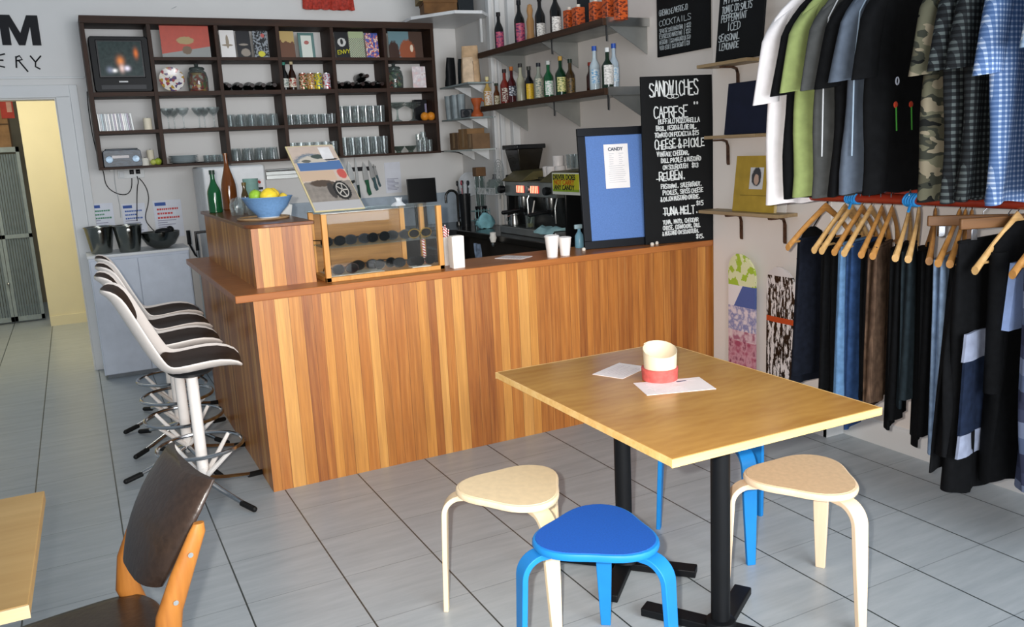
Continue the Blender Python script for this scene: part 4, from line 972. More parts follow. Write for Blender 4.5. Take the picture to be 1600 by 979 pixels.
def wallsheet(px0, py0, px1, py1, lab, head, lines, name='wall_notice', y=YB-.004, headc='3c5aa0', words=None):
    a = at(px0, py0, 'y', y); b_ = at(px1, py1, 'y', y); w_, h_ = b_.x-a.x, a.z-b_.z
    t = thing(name, lab, 'notice', (a.x, y, b_.z), rot=(0, 0, 0))
    MB().box(0, w_, -.0015, .002, 0, h_).build('sheet', plain('dcdfe8', .6, var=.02), t, smooth=0)
    if headc: MB().box(w_*.06, w_*.45, -.003, -.001, h_*.86, h_*.95).build('heading_band', plain(headc, .6), t, smooth=0)
    g = MB(); rr = random.Random(px0)
    for k in range(lines):
        z0 = h_*.45-k*h_*.4/lines; g.box(w_*.1, w_*(.4+.45*rr.random()), -.0025, -.001, z0, z0+h_*.022)
    g.build('small_print', plain('9a9aae', .6), t, smooth=0)
    g = MB()
    for k in range(3 if head != '2' else 2):
        z0 = h_*(.74-.115*k); x_ = w_*.12
        while x_ < w_*(.86-.25*(k == 1)):
            l_ = w_*rr.uniform(.04, .09); g.box(x_, x_+l_, -.0028, -.001, z0, z0+h_*.05); x_ += l_+w_*.02
    if head != '0': g.build('bold_lines', plain({'g': '4a8a6a', 'b': '4a6ab0', 'r': 'c84a4a'}[head], .6), t, smooth=0)
    return t
wallsheet(139, 319, 182, 365, 'wall notice with green bold lines above the left bucket', 'g', 5)
wallsheet(189, 319, 232, 365, 'wall notice with blue bold lines between the cords', 'b', 5)
wallsheet(238, 314, 289, 368, 'wall notice with red bold lines above the steel bowl', 'r', 7)
wallsheet(600, 254, 628, 300, 'faint printed sheet on the back wall right of the knives', '0', 9, headc=None)
t = thing('tablet_screen', 'square black screen standing behind the display case', 'screen', (1.55, 2.35, 1.0), rot=(-.1, 0, 0))
p0 = at(640, 318, 'y', 2.9); p1 = at(681, 277, 'y', 2.9); t.location = (p0.x, 2.9, BH); t.rotation_euler = (-.06, 0, -.03)
MB().box(0, p1.x-p0.x, 0, .02, p0.z-BH, p1.z-BH).build('screen', plain('0e0f10', .35), t, bevel=.003, smooth=0)
MB().box(.06, .16, .02, .05, .0, p0.z-BH+.05).box(.02, .20, -.03, .10, 0, .01).build('stand', plain('1a1b1c', .4), t, smooth=0)
# faucet, utensils, vase and other sink-side things
def onb(px, x=None, y=None, z=BH):
    """bench-top position under photo column px at depth y (or x)"""
    p = at(px, 330, 'y', y) if y is not None else at(px, 330, 'x', x); return p.x, p.y
x_, y_ = onb(716, y=2.95)
t = thing('kitchen_tap', 'black gooseneck tap at the sink behind the display case', 'tap', (x_, y_, BH))
pts = [(0, 0, 0), (0, 0, .25)] + [(-.055+.055*math.cos(a), 0, .25+.055*math.sin(a)) for a in [PI*k/8 for k in range(1, 9)]] + [(-.11, 0, .20)]
MB().tube(pts, .011, 12).lathe([(0, 0), (.026, 0), (.024, .03), (.012, .035)], n=16).build('spout', plain('20211f', .2), t)
MB().tube([(.012, 0, .06), (.07, -.01, .085)], .006, 8).build('lever', plain('20211f', .2), t)
x_, y_ = onb(727, y=2.75)
t = thing('utensil_holder', 'black caddy crammed with kitchen utensils by the tap', 'utensil holder', (x_, y_, BH))
MB().lathe([(0, 0), (.040, 0), (.052, .28), (.048, .28), (.037, .01), (0, .01)], n=20).build('caddy', plain('17181a', .35), t)
rr = random.Random(4)
for k in range(7):
    a = rr.uniform(0, 6.28); q_ = MB().tube([(.02*math.cos(a), .02*math.sin(a), .03), (.055*math.cos(a), .055*math.sin(a), rr.uniform(.32, .38))], [.004, .005], 8)
    q_.sphere((.057*math.cos(a), .057*math.sin(a), .37), .014, .8, .5, 1.6, 10).build('utensil', plain(rr.choice(['202224', '8a8c8e', '2a2c30', 'a03848']), .35), t)
t = thing('white_dish', 'upright white patterned plate behind the utensil caddy', 'plate', (onb(735, y=3.05)[0], 3.05, 1.245), rot=(-.1, 0, 0))
MB().lathe([(0, 0), (.07, -.004), (.105, -.016), (.107, -.013), (.07, .004), (0, .006)], n=32, axis='y').build('dish', plain('c9cdd2', .2, var=.08), t)
x_, y_ = onb(752, y=2.72)
t = thing('glass_cylinder', 'tall ribbed glass cylinder topped with a brown lid, left of the coffee machine', 'canister', (x_, y_, BH+.17))
MB().lathe([(.043, 0), (.046, .25), (.043, .25), (.040, .004), (0, .004), (0, 0)], n=18).build('cylinder', G_jar, t)
for k in range(6):
    a = k*PI/3; MB().tube([(.043*math.cos(a), .043*math.sin(a), .0), (.045*math.cos(a), .045*math.sin(a), .25)], .003, 6).build('rib', plain('c8cacb', .2, .8), t)
MB().box(-.045, .045, -.04, .04, .25, .325).build('brown_lid', plain('6d5138', .6), t, bevel=.004)
t = thing('black_canister', 'black cylinder standing beneath the glass one', 'canister', (x_, y_, BH))
MB().lathe([(0, 0), (.055, 0), (.052, .165), (0, .168)], n=24).build('canister', plain('131416', .3), t); MB().lathe([(.035, .0), (.052, .0), (.052, .07), (.04, .07)], (-.045, -.07, 0), 20).build('steel_cup', M_steel, t)
x_, y_ = onb(757, y=2.45)
t = thing('blue_bag', 'crumpled pale blue bag on the bench by the tap', 'bag', (x_, 2.45, BH)); rr = random.Random(3)
rs = []
for s_, h in ((.8, 0), (1, .03), (.95, .06), (.6, .10), (.25, .125)):
    rs.append([Vector(((.08*s_+.015*rr.uniform(-1, 1))*math.cos(2*PI*i/16), (.05*s_+.01*rr.uniform(-1, 1))*math.sin(2*PI*i/16), h+rr.uniform(0, .008))) for i in range(16)])
MB().rings(rs).build('bag', plain('7fb4bd', .4, var=.15), t)
# dish rack of black wire
x_, y_ = onb(742, y=2.62)
t = thing('wire_dish_rack', 'small wire rack in front of the utensil caddy', 'rack', (x_-.05, y_-.12, BH)); b = MB()
for h in (.06, .14): b.tube([(0, 0, h), (.13, 0, h), (.13, .10, h), (0, .10, h)], .0025, 6, closed=True)
for k in range(6): b.tube([(.026*k, 0, .0), (.026*k, 0, .16)], .002, 6)
b.build('wires', plain('7aa0a0', .3, .5), t)
# kitchen clutter visible above the counter's worktop
t = thing('work_light_bulb', 'small white pendant nozzle hanging at the front of the dark bench', 'nozzle', at(774, 352, 'x', 2.13))
t.location.z = BH-.05
b = MB().lathe([(0, .0), (.018, .002), (.028, .035), (.022, .055), (.024, .075), (0, .08)], n=20).build('white_body', plain('e6e2da', .4), t); o_ = MB().lathe([(0, -.03), (.012, -.028), (.016, -.012), (.008, 0)], n=16).build('tip', M_steel, t)
t.location = Vector((2.105, t.location.y, BH-.048))
# ------------------------------------------------------------------ espresso machine: works face the barista (-x)
em = thing('espresso_machine', 'two group espresso machine with lit buttons and bronze top panels', 'coffee machine', (2.32, 1.16, BH))
L_ = .86   # along y
M_cb = plain('8e918c', .3, .7, var=.12, sc=9); M_blk = plain('121314', .3); M_bronze = plain('6b6340', .4, .5, var=.12)
MB().prism([(.10, .02), (.42, .02), (.42, .42), (.12, .42), (.10, .30)], 0, L_, 'y').build('body', plain('2c2e2d', .3, .6, var=.15), em, bevel=.006)
MB().box(-.02, .12, .04, L_-.04, .285, .395).build('button_panel', M_cb, em, bevel=.006)
for y0_, y1_ in ((L_*.62, L_-.0), (.0, L_*.30)):
    MB().prism([(-.03, .395), (.40, .42), (.36, .475), (.08, .465)], y0_, y1_, 'y').build('top_panel', M_bronze, em, bevel=.004)
MB().box(.02, .44, -.02, 0, .0, .46).build('end_panel', M_blk, em, bevel=.008); MB().box(.02, .44, L_, L_+.02, 0, .44).build('end_panel', M_blk, em, bevel=.008)
MB().box(-.06, .42, .0, L_, .0, .055).build('drip_tray', M_steelr, em, bevel=.006)
MB().box(-.05, .10, .03, L_-.03, .054, .060).build('grate', plain('606462', .35, .8), em, smooth=0)
for y0_ in (.20, .62):
    MB().lathe([(0, .20), (.034, .20), (.040, .215), (.040, .285), (0, .29)], (.035, y0_, 0), 20).build('group_head', M_steel, em)
    h_ = MB().lathe([(0, .165), (.030, .165), (.036, .175), (.036, .20), (0, .20)], (.035, y0_, 0), 20).tube([(.01, y0_, .185), (-.12, y0_+.035, .170)], [.010, .015], 10).sphere((-.125, y0_+.036, .169), .0155, n=10).build('portafilter', M_blk, em)
    MB().tube([(.035, y0_, .165), (.035, y0_-.012, .145)], .006, 8).build('spout', M_steel, em)
pb = NT('red_backlit_buttons'); x, y, z = pb.xyz(); g_ = pb.math('GREATER_THAN', pb.math('SINE', pb.math('MULTIPLY', y, 260.0)), .2)
pb.base('401010'); pb.l(pb.mix(g_, 'ff2a1a', 'ffc8a0'), pb.b.inputs['Emission Color']); pb.b.inputs['Emission Strength'].default_value = 1.6
for y0_ in (.505, .285): MB().box(-.024, -.019, y0_, y0_+.115, .315, .365).build('lit_buttons', pb.m, em, smooth=0)
for y0_ in (L_-.005, .43, .145):
    if y0_ == .43: MB().lathe([(0, -.012), (.022, -.010), (.024, .0), (0, .002)], (-.025, y0_, .34), 16, 'x').build('gauge', M_steel, em)
    else: MB().lathe([(0, -.045), (.026, -.045), (.030, -.03), (.026, -.0), (0, 0)], (-.02, y0_-.02, .335), 20, 'x').build('steam_knob', M_blk, em)
MB().tube([(.0, .43, .33), (-.03, .44, .27), (-.025, .44, .13)], .006, 8).build('steam_wand', M_steel, em)
MB().tube([(.0, .05, .30), (-.03, .04, .22), (-.02, .05, .11)], .006, 8).build('steam_wand', M_steel, em)
EM = Vector((2.32, 1.16, BH))
t = thing('milk_jug', 'steel milk jug on the drip tray under the left group', 'jug', EM+Vector((-.01, .70, .061)))
MB().lathe([(0, 0), (.042, 0), (.045, .02), (.034, .075), (.036, .085), (.033, .085), (.031, .074), (.041, .02), (0, .006)], n=24).build('jug', M_steel, t); MB().tube([(-.04, 0, .03), (-.07, 0, .045), (-.06, 0, .07), (-.033, 0, .078)], .004, 8).build('handle', M_steel, t)
t = thing('drip_glass', 'small glass of spoons with a white stirrer on the drip tray', 'glass', EM+Vector((-.02, .43, .061)))
MB().lathe([(0, 0), (.030, 0), (.036, .09), (.033, .09), (.028, .006), (0, .006)], n=20).build('glass', G_jar, t); MB().lathe([(0, .007), (.027, .007), (.029, .035), (0, .035)], n=20).build('water', plain('9a8a5a', .2), t)
MB().tube([(.0, .0, .01), (-.0, -.08, .20)], .005, 8).build('stirrer', plain('e0dcd4', .4), t)
t = thing('bar_cloth', 'pale blue cloth draped over the right of the drip tray', 'cloth', EM+Vector((-.03, .14, .062)))
rs = []; rr = random.Random(8)
for k in range(9):
    yy = -.13+.26*k/8; rs.append([Vector((x_, yy, h)) for x_, h in ((-.05, -.02+.01*math.sin(k)), (-.03, .010+.012*math.sin(k*1.3)), (.02, .018+.014*math.sin(k*.9)), (.06, .010+.01*math.cos(k)), (.06, .0), (.02, .002), (-.03, .001), (-.052, -.024))])
MB().rings(rs).build('cloth', plain('9cc4c8', .85, var=.1), t, smooth=60)
# cups on top of the machine
for i, (dx, dy, dz, lb) in enumerate(((.20, .52, 0, 'white cup, leftmost in the row on the coffee machine'), (.18, .43, 0, 'white cup, second in the row on the coffee machine'), (.20, .34, 0, 'white cup, third in the row on the coffee machine'), (.28, .385, .0, 'white cup standing behind the row on the coffee machine'), (.22, .40, .075, 'white cup stacked on the row of cups'))):
    t = thing('coffee_cup', lb, 'cup', EM+Vector((dx, dy, .421+dz)), group='white cups on the coffee machine')
    MB().lathe([(0, 0), (.040, .0), (.042, .068), (.038, .075), (0, .077)], n=26).build('cup', plain('e4dedb', .3, var=.02), t)
for i, (dx, dy, lb) in enumerate(((.22, .22, 'ribbed glass stacked right of the white cups'), (.20, .13, 'ribbed glass at the right end over the bronze panel'), (.30, .18, 'ribbed glass behind the other two on the machine'))):
    t = thing('latte_glass', lb, 'glass', EM+Vector((dx, dy, .478)), group='glasses on the coffee machine')
    MB().lathe([(0, 0), (.030, 0), (.037, .10), (.035, .10), (.028, .008), (0, .008)], n=14).build('glass', G_clear, t)
# bumper sticker style sign clipped on the machine
sg = thing('candy_sign', 'yellow sticker sign about the driver hung on the coffee machine', 'sign', at(864, 303, 'x', 2.27))
ux_, uz_ = Vector((0, -1, 0)), Vector((0, 0, 1))
MB().box(-.002, .002, -.36, 0, 0, .145).build('board', plain('dfe2d8', .5, var=.02), sg, smooth=0)
MB().box(-.004, -.002, -.35, -.010, .020, .137).build('yellow_panel', plain('c9c832', .5, var=.04), sg, smooth=0)
MB().box(-.0045, -.002, -.35, -.010, .020, .036).build('green_strip', plain('8fae2e', .5), sg, smooth=0)
type_('DRIVER DOES', .048, (-.004, -.014, .100), ux_, uz_, 'black_words', M_blk, sg, bold=.0012)
type_('NOT CARRY', .046, (-.004, -.030, .066), ux_, uz_, 'orange_words', plain('c8661e', .5), sg, bold=.0012)
type_('ANY CANDY', .045, (-.004, -.030, .032), ux_, uz_, 'black_words', M_blk, sg, bold=.0012)
# grinder behind the machine
gr = thing('coffee_grinder', 'coffee grinder with a smoky bean hopper behind the machine', 'grinder', (2.60, 2.20, BH))
MB().box(-.10, .09, -.09, .09, 0, .40).build('body', plain('1b1c1d', .35), gr, bevel=.02)
MB().rings([[Vector((s_*a, s_*b_, h)) for a, b_ in ((-1, -1), (1, -1), (1, 1), (-1, 1))] for h, s_ in ((.40, .05), (.46, .085), (.63, .115))]).build('hopper', plain('26221c', .15), gr, bevel=.006)
MB().box(-.13, .13, -.13, .13, .63, .665).build('hopper_lid', plain('15171a', .25), gr, bevel=.006)
# dish draining shelf on the wall between the canister and the machine
t = thing('wire_shelf', 'slatted white wire ledge on the wall left of the coffee machine', 'shelf', at(762, 300, 'x', 2.60))
p = at(762, 300, 'x', 2.56); t.location = (2.40, 2.36, p.z-.0)
b = MB(); b.tube([(0, 0, 0), (0, .34, 0)], .004, 6).tube([(0, 0, .05), (0, .34, .05)], .004, 6)
for k in range(14): b.tube([(0, .026*k, 0), (0, .026*k, .05)], .003, 6)
b.tube([(0, 0, 0), (.36, .0, 0)], .004, 6); b.tube([(0, .34, 0), (.16, .34, 0)], .004, 6)
b.build('wires', plain('c9cccc', .4), t)
t = thing('glass_kettle', 'round glass kettle on the wire ledge left of the machine', 'kettle', (2.47, 2.5, p.z+.0))
MB().lathe([(0, .004), (.06, .004), (.075, .03), (.07, .09), (.05, .115), (.05, .12), (0, .125)], n=24).build('body', G_jar, t); MB().lathe([(0, .12), (.02, .122), (.012, .15), (.018, .16), (0, .165)], n=16).build('knob', plain('5a5c5e', .3), t)
# white coil / desk fan
t = thing('wire_fan', 'small round wire fan guard beside the bean grinder', 'fan', (2.50, 2.33, 0), rot=(0, 0, 0)); p = at(781, 268, 'x', 2.44); t.location = (2.44, p.y+.02, p.z)
b = MB()
for q_ in (.03, .05, .07, .09): b.tube([(0, q_*math.cos(2*PI*i/24), q_*1.1*math.sin(2*PI*i/24)) for i in range(24)], .0018, 6, closed=True)
for k in range(6): b.tube([(0, 0, 0), (0, .09*math.cos(k*PI/3), .099*math.sin(k*PI/3))], .0015, 6)
b.build('guard', plain('9a9e9c', .4), t); MB().tube([(0, 0, -.099), (0, 0, -.22)], .006, 8).build('stem', plain('9a9e9c', .4), t)
# tall white appliance side right of the machine, clipboard and lower gear
t = thing('kitchen_appliance', 'tall white appliance side between coffee machine and blue board', 'appliance', (2.42, .62, BH))
MB().box(0, .33, 0, .42, 0, .42).build('side', M_white, t, bevel=.01)
t = thing('button_unit', 'dark keypad unit under the coffee machine', 'keypad', at(846, 360, 'x', 2.12)); t.location = (2.125, 1.02, .74)
MB().box(-.03, .0, -.23, .0, .0, .10).build('casing', plain('2a2d2f', .3), t, bevel=.003)
b = MB()
for r_ in range(2):
    for k in range(6): b.box(-.033, -.03, -.21+.034*k, -.19+.034*k, .02+.04*r_, .035+.04*r_)
b.build('keys', plain('8a8e90', .4), t, smooth=0)
for k, (px_, py_, nm, lb, colr) in enumerate(((745, 385, 'dish_cloth', 'grey blue cloth hanging below the dark bench', '7a8aa0'), (905, 365, 'spray_bottle', 'pale blue spray bottle behind the paper cups', '6f9cb0'))):
    if nm == 'dish_cloth':
        t = thing(nm, lb, 'cloth', at(px_, py_, 'x', 2.10)); rs = []
        for j in range(7):
            h = .10-.2*j/6; rs.append([Vector((.008*math.sin(i*1.1+j*.5)-(0 if i < 10 else .006), -.05+.1*(i if i < 10 else 19-i)/9, h)) for i in range(20)])
        MB().rings(rs).build('cloth', plain(colr, .8, var=.25, sc=25), t, smooth=70); t.location = (2.11, t.location.y, .72)
    else:
        p = at(px_, py_, 'y', .30); t = thing(nm, lb, 'bottle', (p.x, .30, BZ))
        MB().lathe([(0, 0), (.026, 0), (.028, .01), (.026, .07), (.010, .095), (.010, .11), (0, .11)], n=18).build('body', plain(colr, .3), t); MB().box(-.03, .018, -.008, .008, .11, .135).build('trigger', plain('9fb8c0', .4), t, bevel=.003)

# ------------------------------------------------------------------ steel bar shelves with bottles on the right wall
YE = .73
def bar_shelf(z, lab):
    t = thing('bar_shelf', lab, 'shelf', (0, 0, z), group='steel bar shelves above the coffee machine')
    MB().box(2.44, XW-.002, YE, 2.56, -.03, -.012).build('steel_plate', M_steelr, t, smooth=0)
    MB().box(2.415, 2.445, YE, 2.58, -.036, .006).build('timber_edge', M_darkv if False else wood('2c1d14', '4a3222', 'y', 1.5, .5), t, bevel=.002, smooth=0)
    MB().box(2.44, XW-.002, YE-.005, YE+.002, -.04, .012).build('end_strip', M_steel, t, smooth=0)
    for y_ in (YE+.02, 1.60, 2.42):
        MB().prism([(2.46, -.03), (XW-.003, -.03), (XW-.003, -.21)], y_, y_+.005, 'y').build('bracket', M_steelr, t, smooth=0)
    for y_ in (YE+.03, 1.45):
        MB().tube([(2.46, y_, -.03), (2.46, y_, -.13)], .005, 8).build('hanging_rod', plain('17181a', .5), t)
    return t
ZU, ZL = 2.305, 1.882
bar_shelf(ZU, 'upper steel shelf with dark timber edge, holding wine and orange packs'); bar_shelf(ZL, 'lower steel shelf with dark timber edge, holding spirit bottles')
def sb_(px, xs, z, r, h, lab, *a, **k):
    p = at(px, 100, 'x', xs)
    # refine: column px changes with height, so use the height of the bottle's foot
    for py in range(0, 200, 2):
        q_ = at(px, py, 'x', xs)
        if q_.z < z+.01: break
    return bottle(xs, q_.y, z+.001, r, h, lab, *a, **k)
C_ = lambda c, r=.1: plain(c, r, var=.12, sc=10)
WL = paperlabel('e2ded8', 'a8a4a0'); PK = paperlabel('b85068', '6a2a58', 40)
sb_(781, 2.50, ZU-.012, .036, .30, 'dark wine bottle with a pink label at the left end of the upper shelf', C_('0c0d0e'), C_('1c1a1c', .3), PK, (.08, .5))
sb_(813, 2.52, ZU-.012, .040, .34, 'dark wine bottle with a pink label beside the wooden mill', C_('0c0d0e'), C_('14161a', .3), PK, (.08, .5))
t = thing('wooden_mill', 'pale wooden pepper mill figure between two wine bottles', 'pepper mill', (2.56, 1.78, ZU-.011)); p = at(829, 50, 'x', 2.56); t.location.y = p.y
MB().lathe([(0, 0), (.034, 0), (.036, .02), (.026, .10), (.030, .17), (.018, .21), (.024, .25), (.016, .29), (0, .30)], n=22).build('body', wood('a57748', 'c79a66', 'z', 1, .45), t)
sb_(845, 2.52, ZU-.012, .038, .31, 'dark bottle with a white label right of the wooden mill', C_('0e0d0d'), C_('1c1a1a', .3), WL, (.1, .4))
sb_(869, 2.50, ZU-.012, .040, .31, 'stout dark bottle with a white label, beside the first orange pack', C_('0c0c0c'), C_('1c1a1a', .3), WL, (.1, .42))
ORN = paperlabel('c8561e', '6a2812', 30)
for i, (px_, lb) in enumerate(((888, 'orange printed pack left of the gap on the upper shelf'), (902, 'orange printed pack second from the left on the upper shelf'), (929, 'orange printed pack after the gap on the upper shelf'), (950, 'orange printed pack second from the right on the upper shelf'), (968, 'orange printed pack at the right end of the upper shelf'))):
    p = at(px_, 30, 'x', 2.52); t = thing('orange_carton', lb, 'carton', (2.53, p.y, ZU-.011), group='orange packs on the upper shelf')
    MB().box(-.035, .035, -.030, .030, 0, .155).build('carton', ORN, t, bevel=.004); MB().lathe([(0, .155), (.014, .155), (.014, .175), (0, .176)], n=14).build('cap', plain('d8d0c4', .4), t)
p = at(912, 30, 'x', 2.58); t = thing('dark_carton', 'tall dark box between the orange packs', 'box', (2.60, at(912, 30, 'x', 2.6).y, ZU-.011)); MB().box(-.04, .04, -.02, .02, 0, .22).build('carton', plain('1b1f24', .4), t, bevel=.003)
for (px_, xs, r, h, gc, cc, lc, lz, lb) in (
    (763, 2.52, .034, .26, 'c9a860', 'd8d0a0', ('e0dcd4', 'b8864a'), (.12, .55), 'clear bottle of gold liquor at the left end of the lower shelf'),
    (777, 2.56, .026, .20, '6a3a14', '2c3a2a', ('ddd4b8', '8a7a50'), (.15, .5), 'short amber bottle, second on the lower shelf'),
    (790, 2.50, .036, .285, '7a2a20', '2a1c1c', ('5a1c18', 'c8c0b0'), (.12, .5), 'ruby red bottle, third on the lower shelf'),
    (801, 2.54, .034, .30, '4a1518', 'c07030', ('2c3444', 'd8dce4'), (.25, .5), 'dark red bottle with blue white label beside the ruby one'),
    (815, 2.50, .032, .30, 'a8a690', '2c2a28', None, None, 'tall slim clear bottle with a dark cork on the lower shelf'),
    (828, 2.50, .034, .265, '100f10', '3a3a34', ('d8b020', 'c09a1a'), (.10, .52), 'black bottle with a bright yellow label on the lower shelf'),
    (843, 2.50, .034, .275, '8e9488', '20242c', ('c9c4b0', '7c8a80'), (.1, .6), 'clear bottle with pale label in the middle of the lower shelf'),
    (858, 2.48, .036, .27, '14502e', 'b8bcb8', ('d6d6d2', '8ab098'), (.12, .48), 'green gin bottle with a white label and silver cap'),
    (877, 2.50, .038, .285, '10301c', 'b08c40', ('cfc888', '6a7a40'), (.15, .5), 'deep green whiskey bottle with a cream label'),
    (892, 2.54, .032, .26, '3a2a12', '1a2a20', ('6a5020', '2c2410'), (.1, .5), 'squat amber bottle at the end of the spirits group'),
    (930, 2.50, .034, .30, 'b4c4cc', '2c52a8', ('c8d4dc', '6aa0c8'), (.2, .5), 'clear bottle with a blue cap, left of the dark wine bottle'),
    (950, 2.49, .038, .27, '14281a', 'd8dcdc', ('e2e0dc', 'b4b4b0'), (.15, .6), 'dark green bottle with a white label and white foil cap'),
    (960, 2.56, .032, .30, 'a8b8c4', '2c52a8', ('c8d4dc', '8ab0cc'), (.2, .5), 'clear bottle with a blue cap, behind the dark green one'),
    (923, 2.60, .026, .22, '3a1c14', '8a2c20', None, None, 'thin dark bottle behind the left blue capped one')):
    sb_(px_, xs, ZL-.012, r, h, lb, C_(gc, .08), C_(cc, .3), paperlabel(*lc) if lc else None, lz or (.1, .5), sh=.56, tall=.76, neck=.012, group='spirit bottles on the lower steel shelf')

# ------------------------------------------------------------------ small corner shelves and white shelf
ws = thing('white_corner_shelf', 'white corner shelf above the dark shelf unit, carrying brown boxes', 'shelf', (0, 0, 2.62))
MB().prism([(1.977, 2.89), (2.21, 2.52), (2.44, 2.50), (2.555, 2.64), (2.555, 3.325), (2.0, 3.325)], -.012, .012, 'z').build('board', M_white, ws, smooth=0)
MB().box(2.535, 2.555, 2.75, 2.77, -.20, -.012).build('bracket', M_white, ws, smooth=0)
for (a, lb, c, z0, d) in (((2.04, 2.66, 2.34, 2.95), 'lower flat brown box on the white corner shelf', '6a4a2a', 2.6325, .10), ((2.02, 2.70, 2.30, 3.0), 'upper tan box stacked on the white corner shelf', '8a7850', 2.7335, .13)):
    t = thing('storage_box', lb, 'box', ((a[0]+a[2])/2, (a[1]+a[3])/2, z0), -.25); w2, d2 = (a[2]-a[0])/2*.9, (a[3]-a[1])/2*.9
    MB().box(-w2, w2, -d2, d2, 0, d*.8).build('carton', plain(c, .7, var=.15), t, bevel=.002, smooth=0); MB().box(-w2-.004, w2+.004, -d2-.004, d2+.004, d*.8, d).build('lid', plain(c, .7, var=.1), t, bevel=.002, smooth=0)
t = thing('dark_case', 'dark case standing behind the brown boxes near the ceiling', 'case', (2.44, 3.0, 2.6325)); MB().box(-.07, .07, -.2, .2, 0, .3).build('case', plain('23282c', .5), t, bevel=.006)
SXS = (2.33, 2.555)
def corner_shelf(z, lab, col='8d9a9a'):
    t = thing('glass_ledge', lab, 'shelf', (0, 0, z))
    MB().box(2.325, 2.54, 2.60, 3.20, -.006, .006).build('board', plain(col, .35), t, smooth=0)
    for y_ in (2.75, 3.05): MB().prism([(2.40, -.006), (2.555, -.006), (2.555, -.09)], y_, y_+.012, 'y').build('bracket', M_white, t, smooth=0)
    MB().box(2.54, 2.556, 2.60, 3.20, -.006, .006).build('edge_clip', M_white, t, smooth=0)
    return t
zA, zB_, zC = 2.082, 1.804, 1.542
corner_shelf(zA, 'top ledge in the corner, holding coffee bags'); corner_shelf(zB_, 'middle ledge in the corner, holding stacked cups'); corner_shelf(zC, 'bottom ledge in the corner, holding cardboard boxes', 'b4bcb8')
def bag(x, y, z, w_, d_, h_, c, lab, rz=0, lean=0):
    t = thing('coffee_bag', lab, 'bag', (x, y, z+.007), rot=(lean, 0, rz)); rr = random.Random(int(x*100+y*10))
    rs = []
    for k in range(7):
        q_ = k/6; s_ = 1-.15*q_; dd = d_*(1-.85*q_**2)
        rs.append([Vector((w_/2*s_*math.copysign(abs(math.cos(a))**.6, math.cos(a))+rr.uniform(-.003, .003), dd/2*math.copysign(abs(math.sin(a))**.6, math.sin(a))+rr.uniform(-.003, .003), h_*q_)) for a in [2*PI*i/16 for i in range(16)]])
    MB().rings(rs).build('bag', plain(c, .55, var=.12, sc=20), t, smooth=50)
    MB().box(-w_*.36, w_*.36, -.006, .006, h_*.93, h_*1.0).build('folded_top', plain(c, .5, var=.2), t, bevel=.002)
    return t
bag(2.37, 3.06, zA, .09, .07, .24, '16181a', 'black foil bag leaning at the left of the top ledge', .2, .08)
bag(2.43, 2.96, zA, .05, .05, .22, '1a2226', 'narrow black bag beside the kraft bag', .1)
bag(2.42, 2.74, zA, .16, .12, .30, 'c4a582', 'large crumpled kraft bag on the top ledge', -.6)
bag(2.36, 2.66, zA, .10, .05, .20, 'd2b99c', 'pale kraft bag with a white panel in front on the top ledge', -.6)
for k in range(4):
    o = MB().lathe([(0, 0), (.026, 0), (.034, .2), (.030, .2), (.024, .01), (0, .01)], n=16).build('cup_sleeve', plain('8d989c', .4, var=.12)); o.location = (2.365+.02*(k % 2), 3.12-.075*k, zB_+.007); tag(o, 'tall stack of grey plastic cups on the middle ledge', 'cups', 'grey cup stacks on the middle ledge')
t = thing('small_camera', 'dark camera like gadget on the middle ledge', 'camera', (2.39, 2.80, zB_+.007), -.5); MB().box(-.05, .05, -.03, .03, 0, .07).build('body', plain('22262e', .35), t, bevel=.008); MB().lathe([(0, -.055), (.026, -.055), (.028, -.03), (0, -.03)], (0, 0, .035), 18, 'y').build('lens', plain('0c0e12', .1), t)
t = thing('terracotta_jug', 'terracotta jug on the middle ledge next to the gold liquor', 'jug', (2.42, 2.66, zB_+.007)); MB().lathe([(0, 0), (.05, 0), (.052, .02), (.03, .05), (.026, .08), (.045, .13), (.048, .15), (.042, .15), (0, .12)], n=22).build('body', plain('a8532c', .5, var=.1), t); MB().tube([(.03, 0, .05), (.08, 0, .07), (.075, 0, .12), (.045, 0, .14)], .007, 8).build('handle', plain('a8532c', .5), t)
for (y_, w2, h_, c, lb) in ((3.0, .085, .145, '6e5640', 'dark cardboard box at the left of the bottom ledge'), (2.80, .09, .170, '8a6a48', 'tall cardboard box in the middle of the bottom ledge'), (2.66, .05, .125, '7d6248', 'smaller cardboard box at the right of the bottom ledge')):
    t = thing('cardboard_box', lb, 'box', (2.42, y_, zC+.007)); MB().box(-.08, .08, -w2, w2*.98, 0, h_).build('carton', plain(c, .75, var=.1), t, smooth=0); MB().box(-.0815, -.05, -.02, .02, h_*.1, h_+.0012).build('tape', plain('94795a', .5), t, smooth=0)
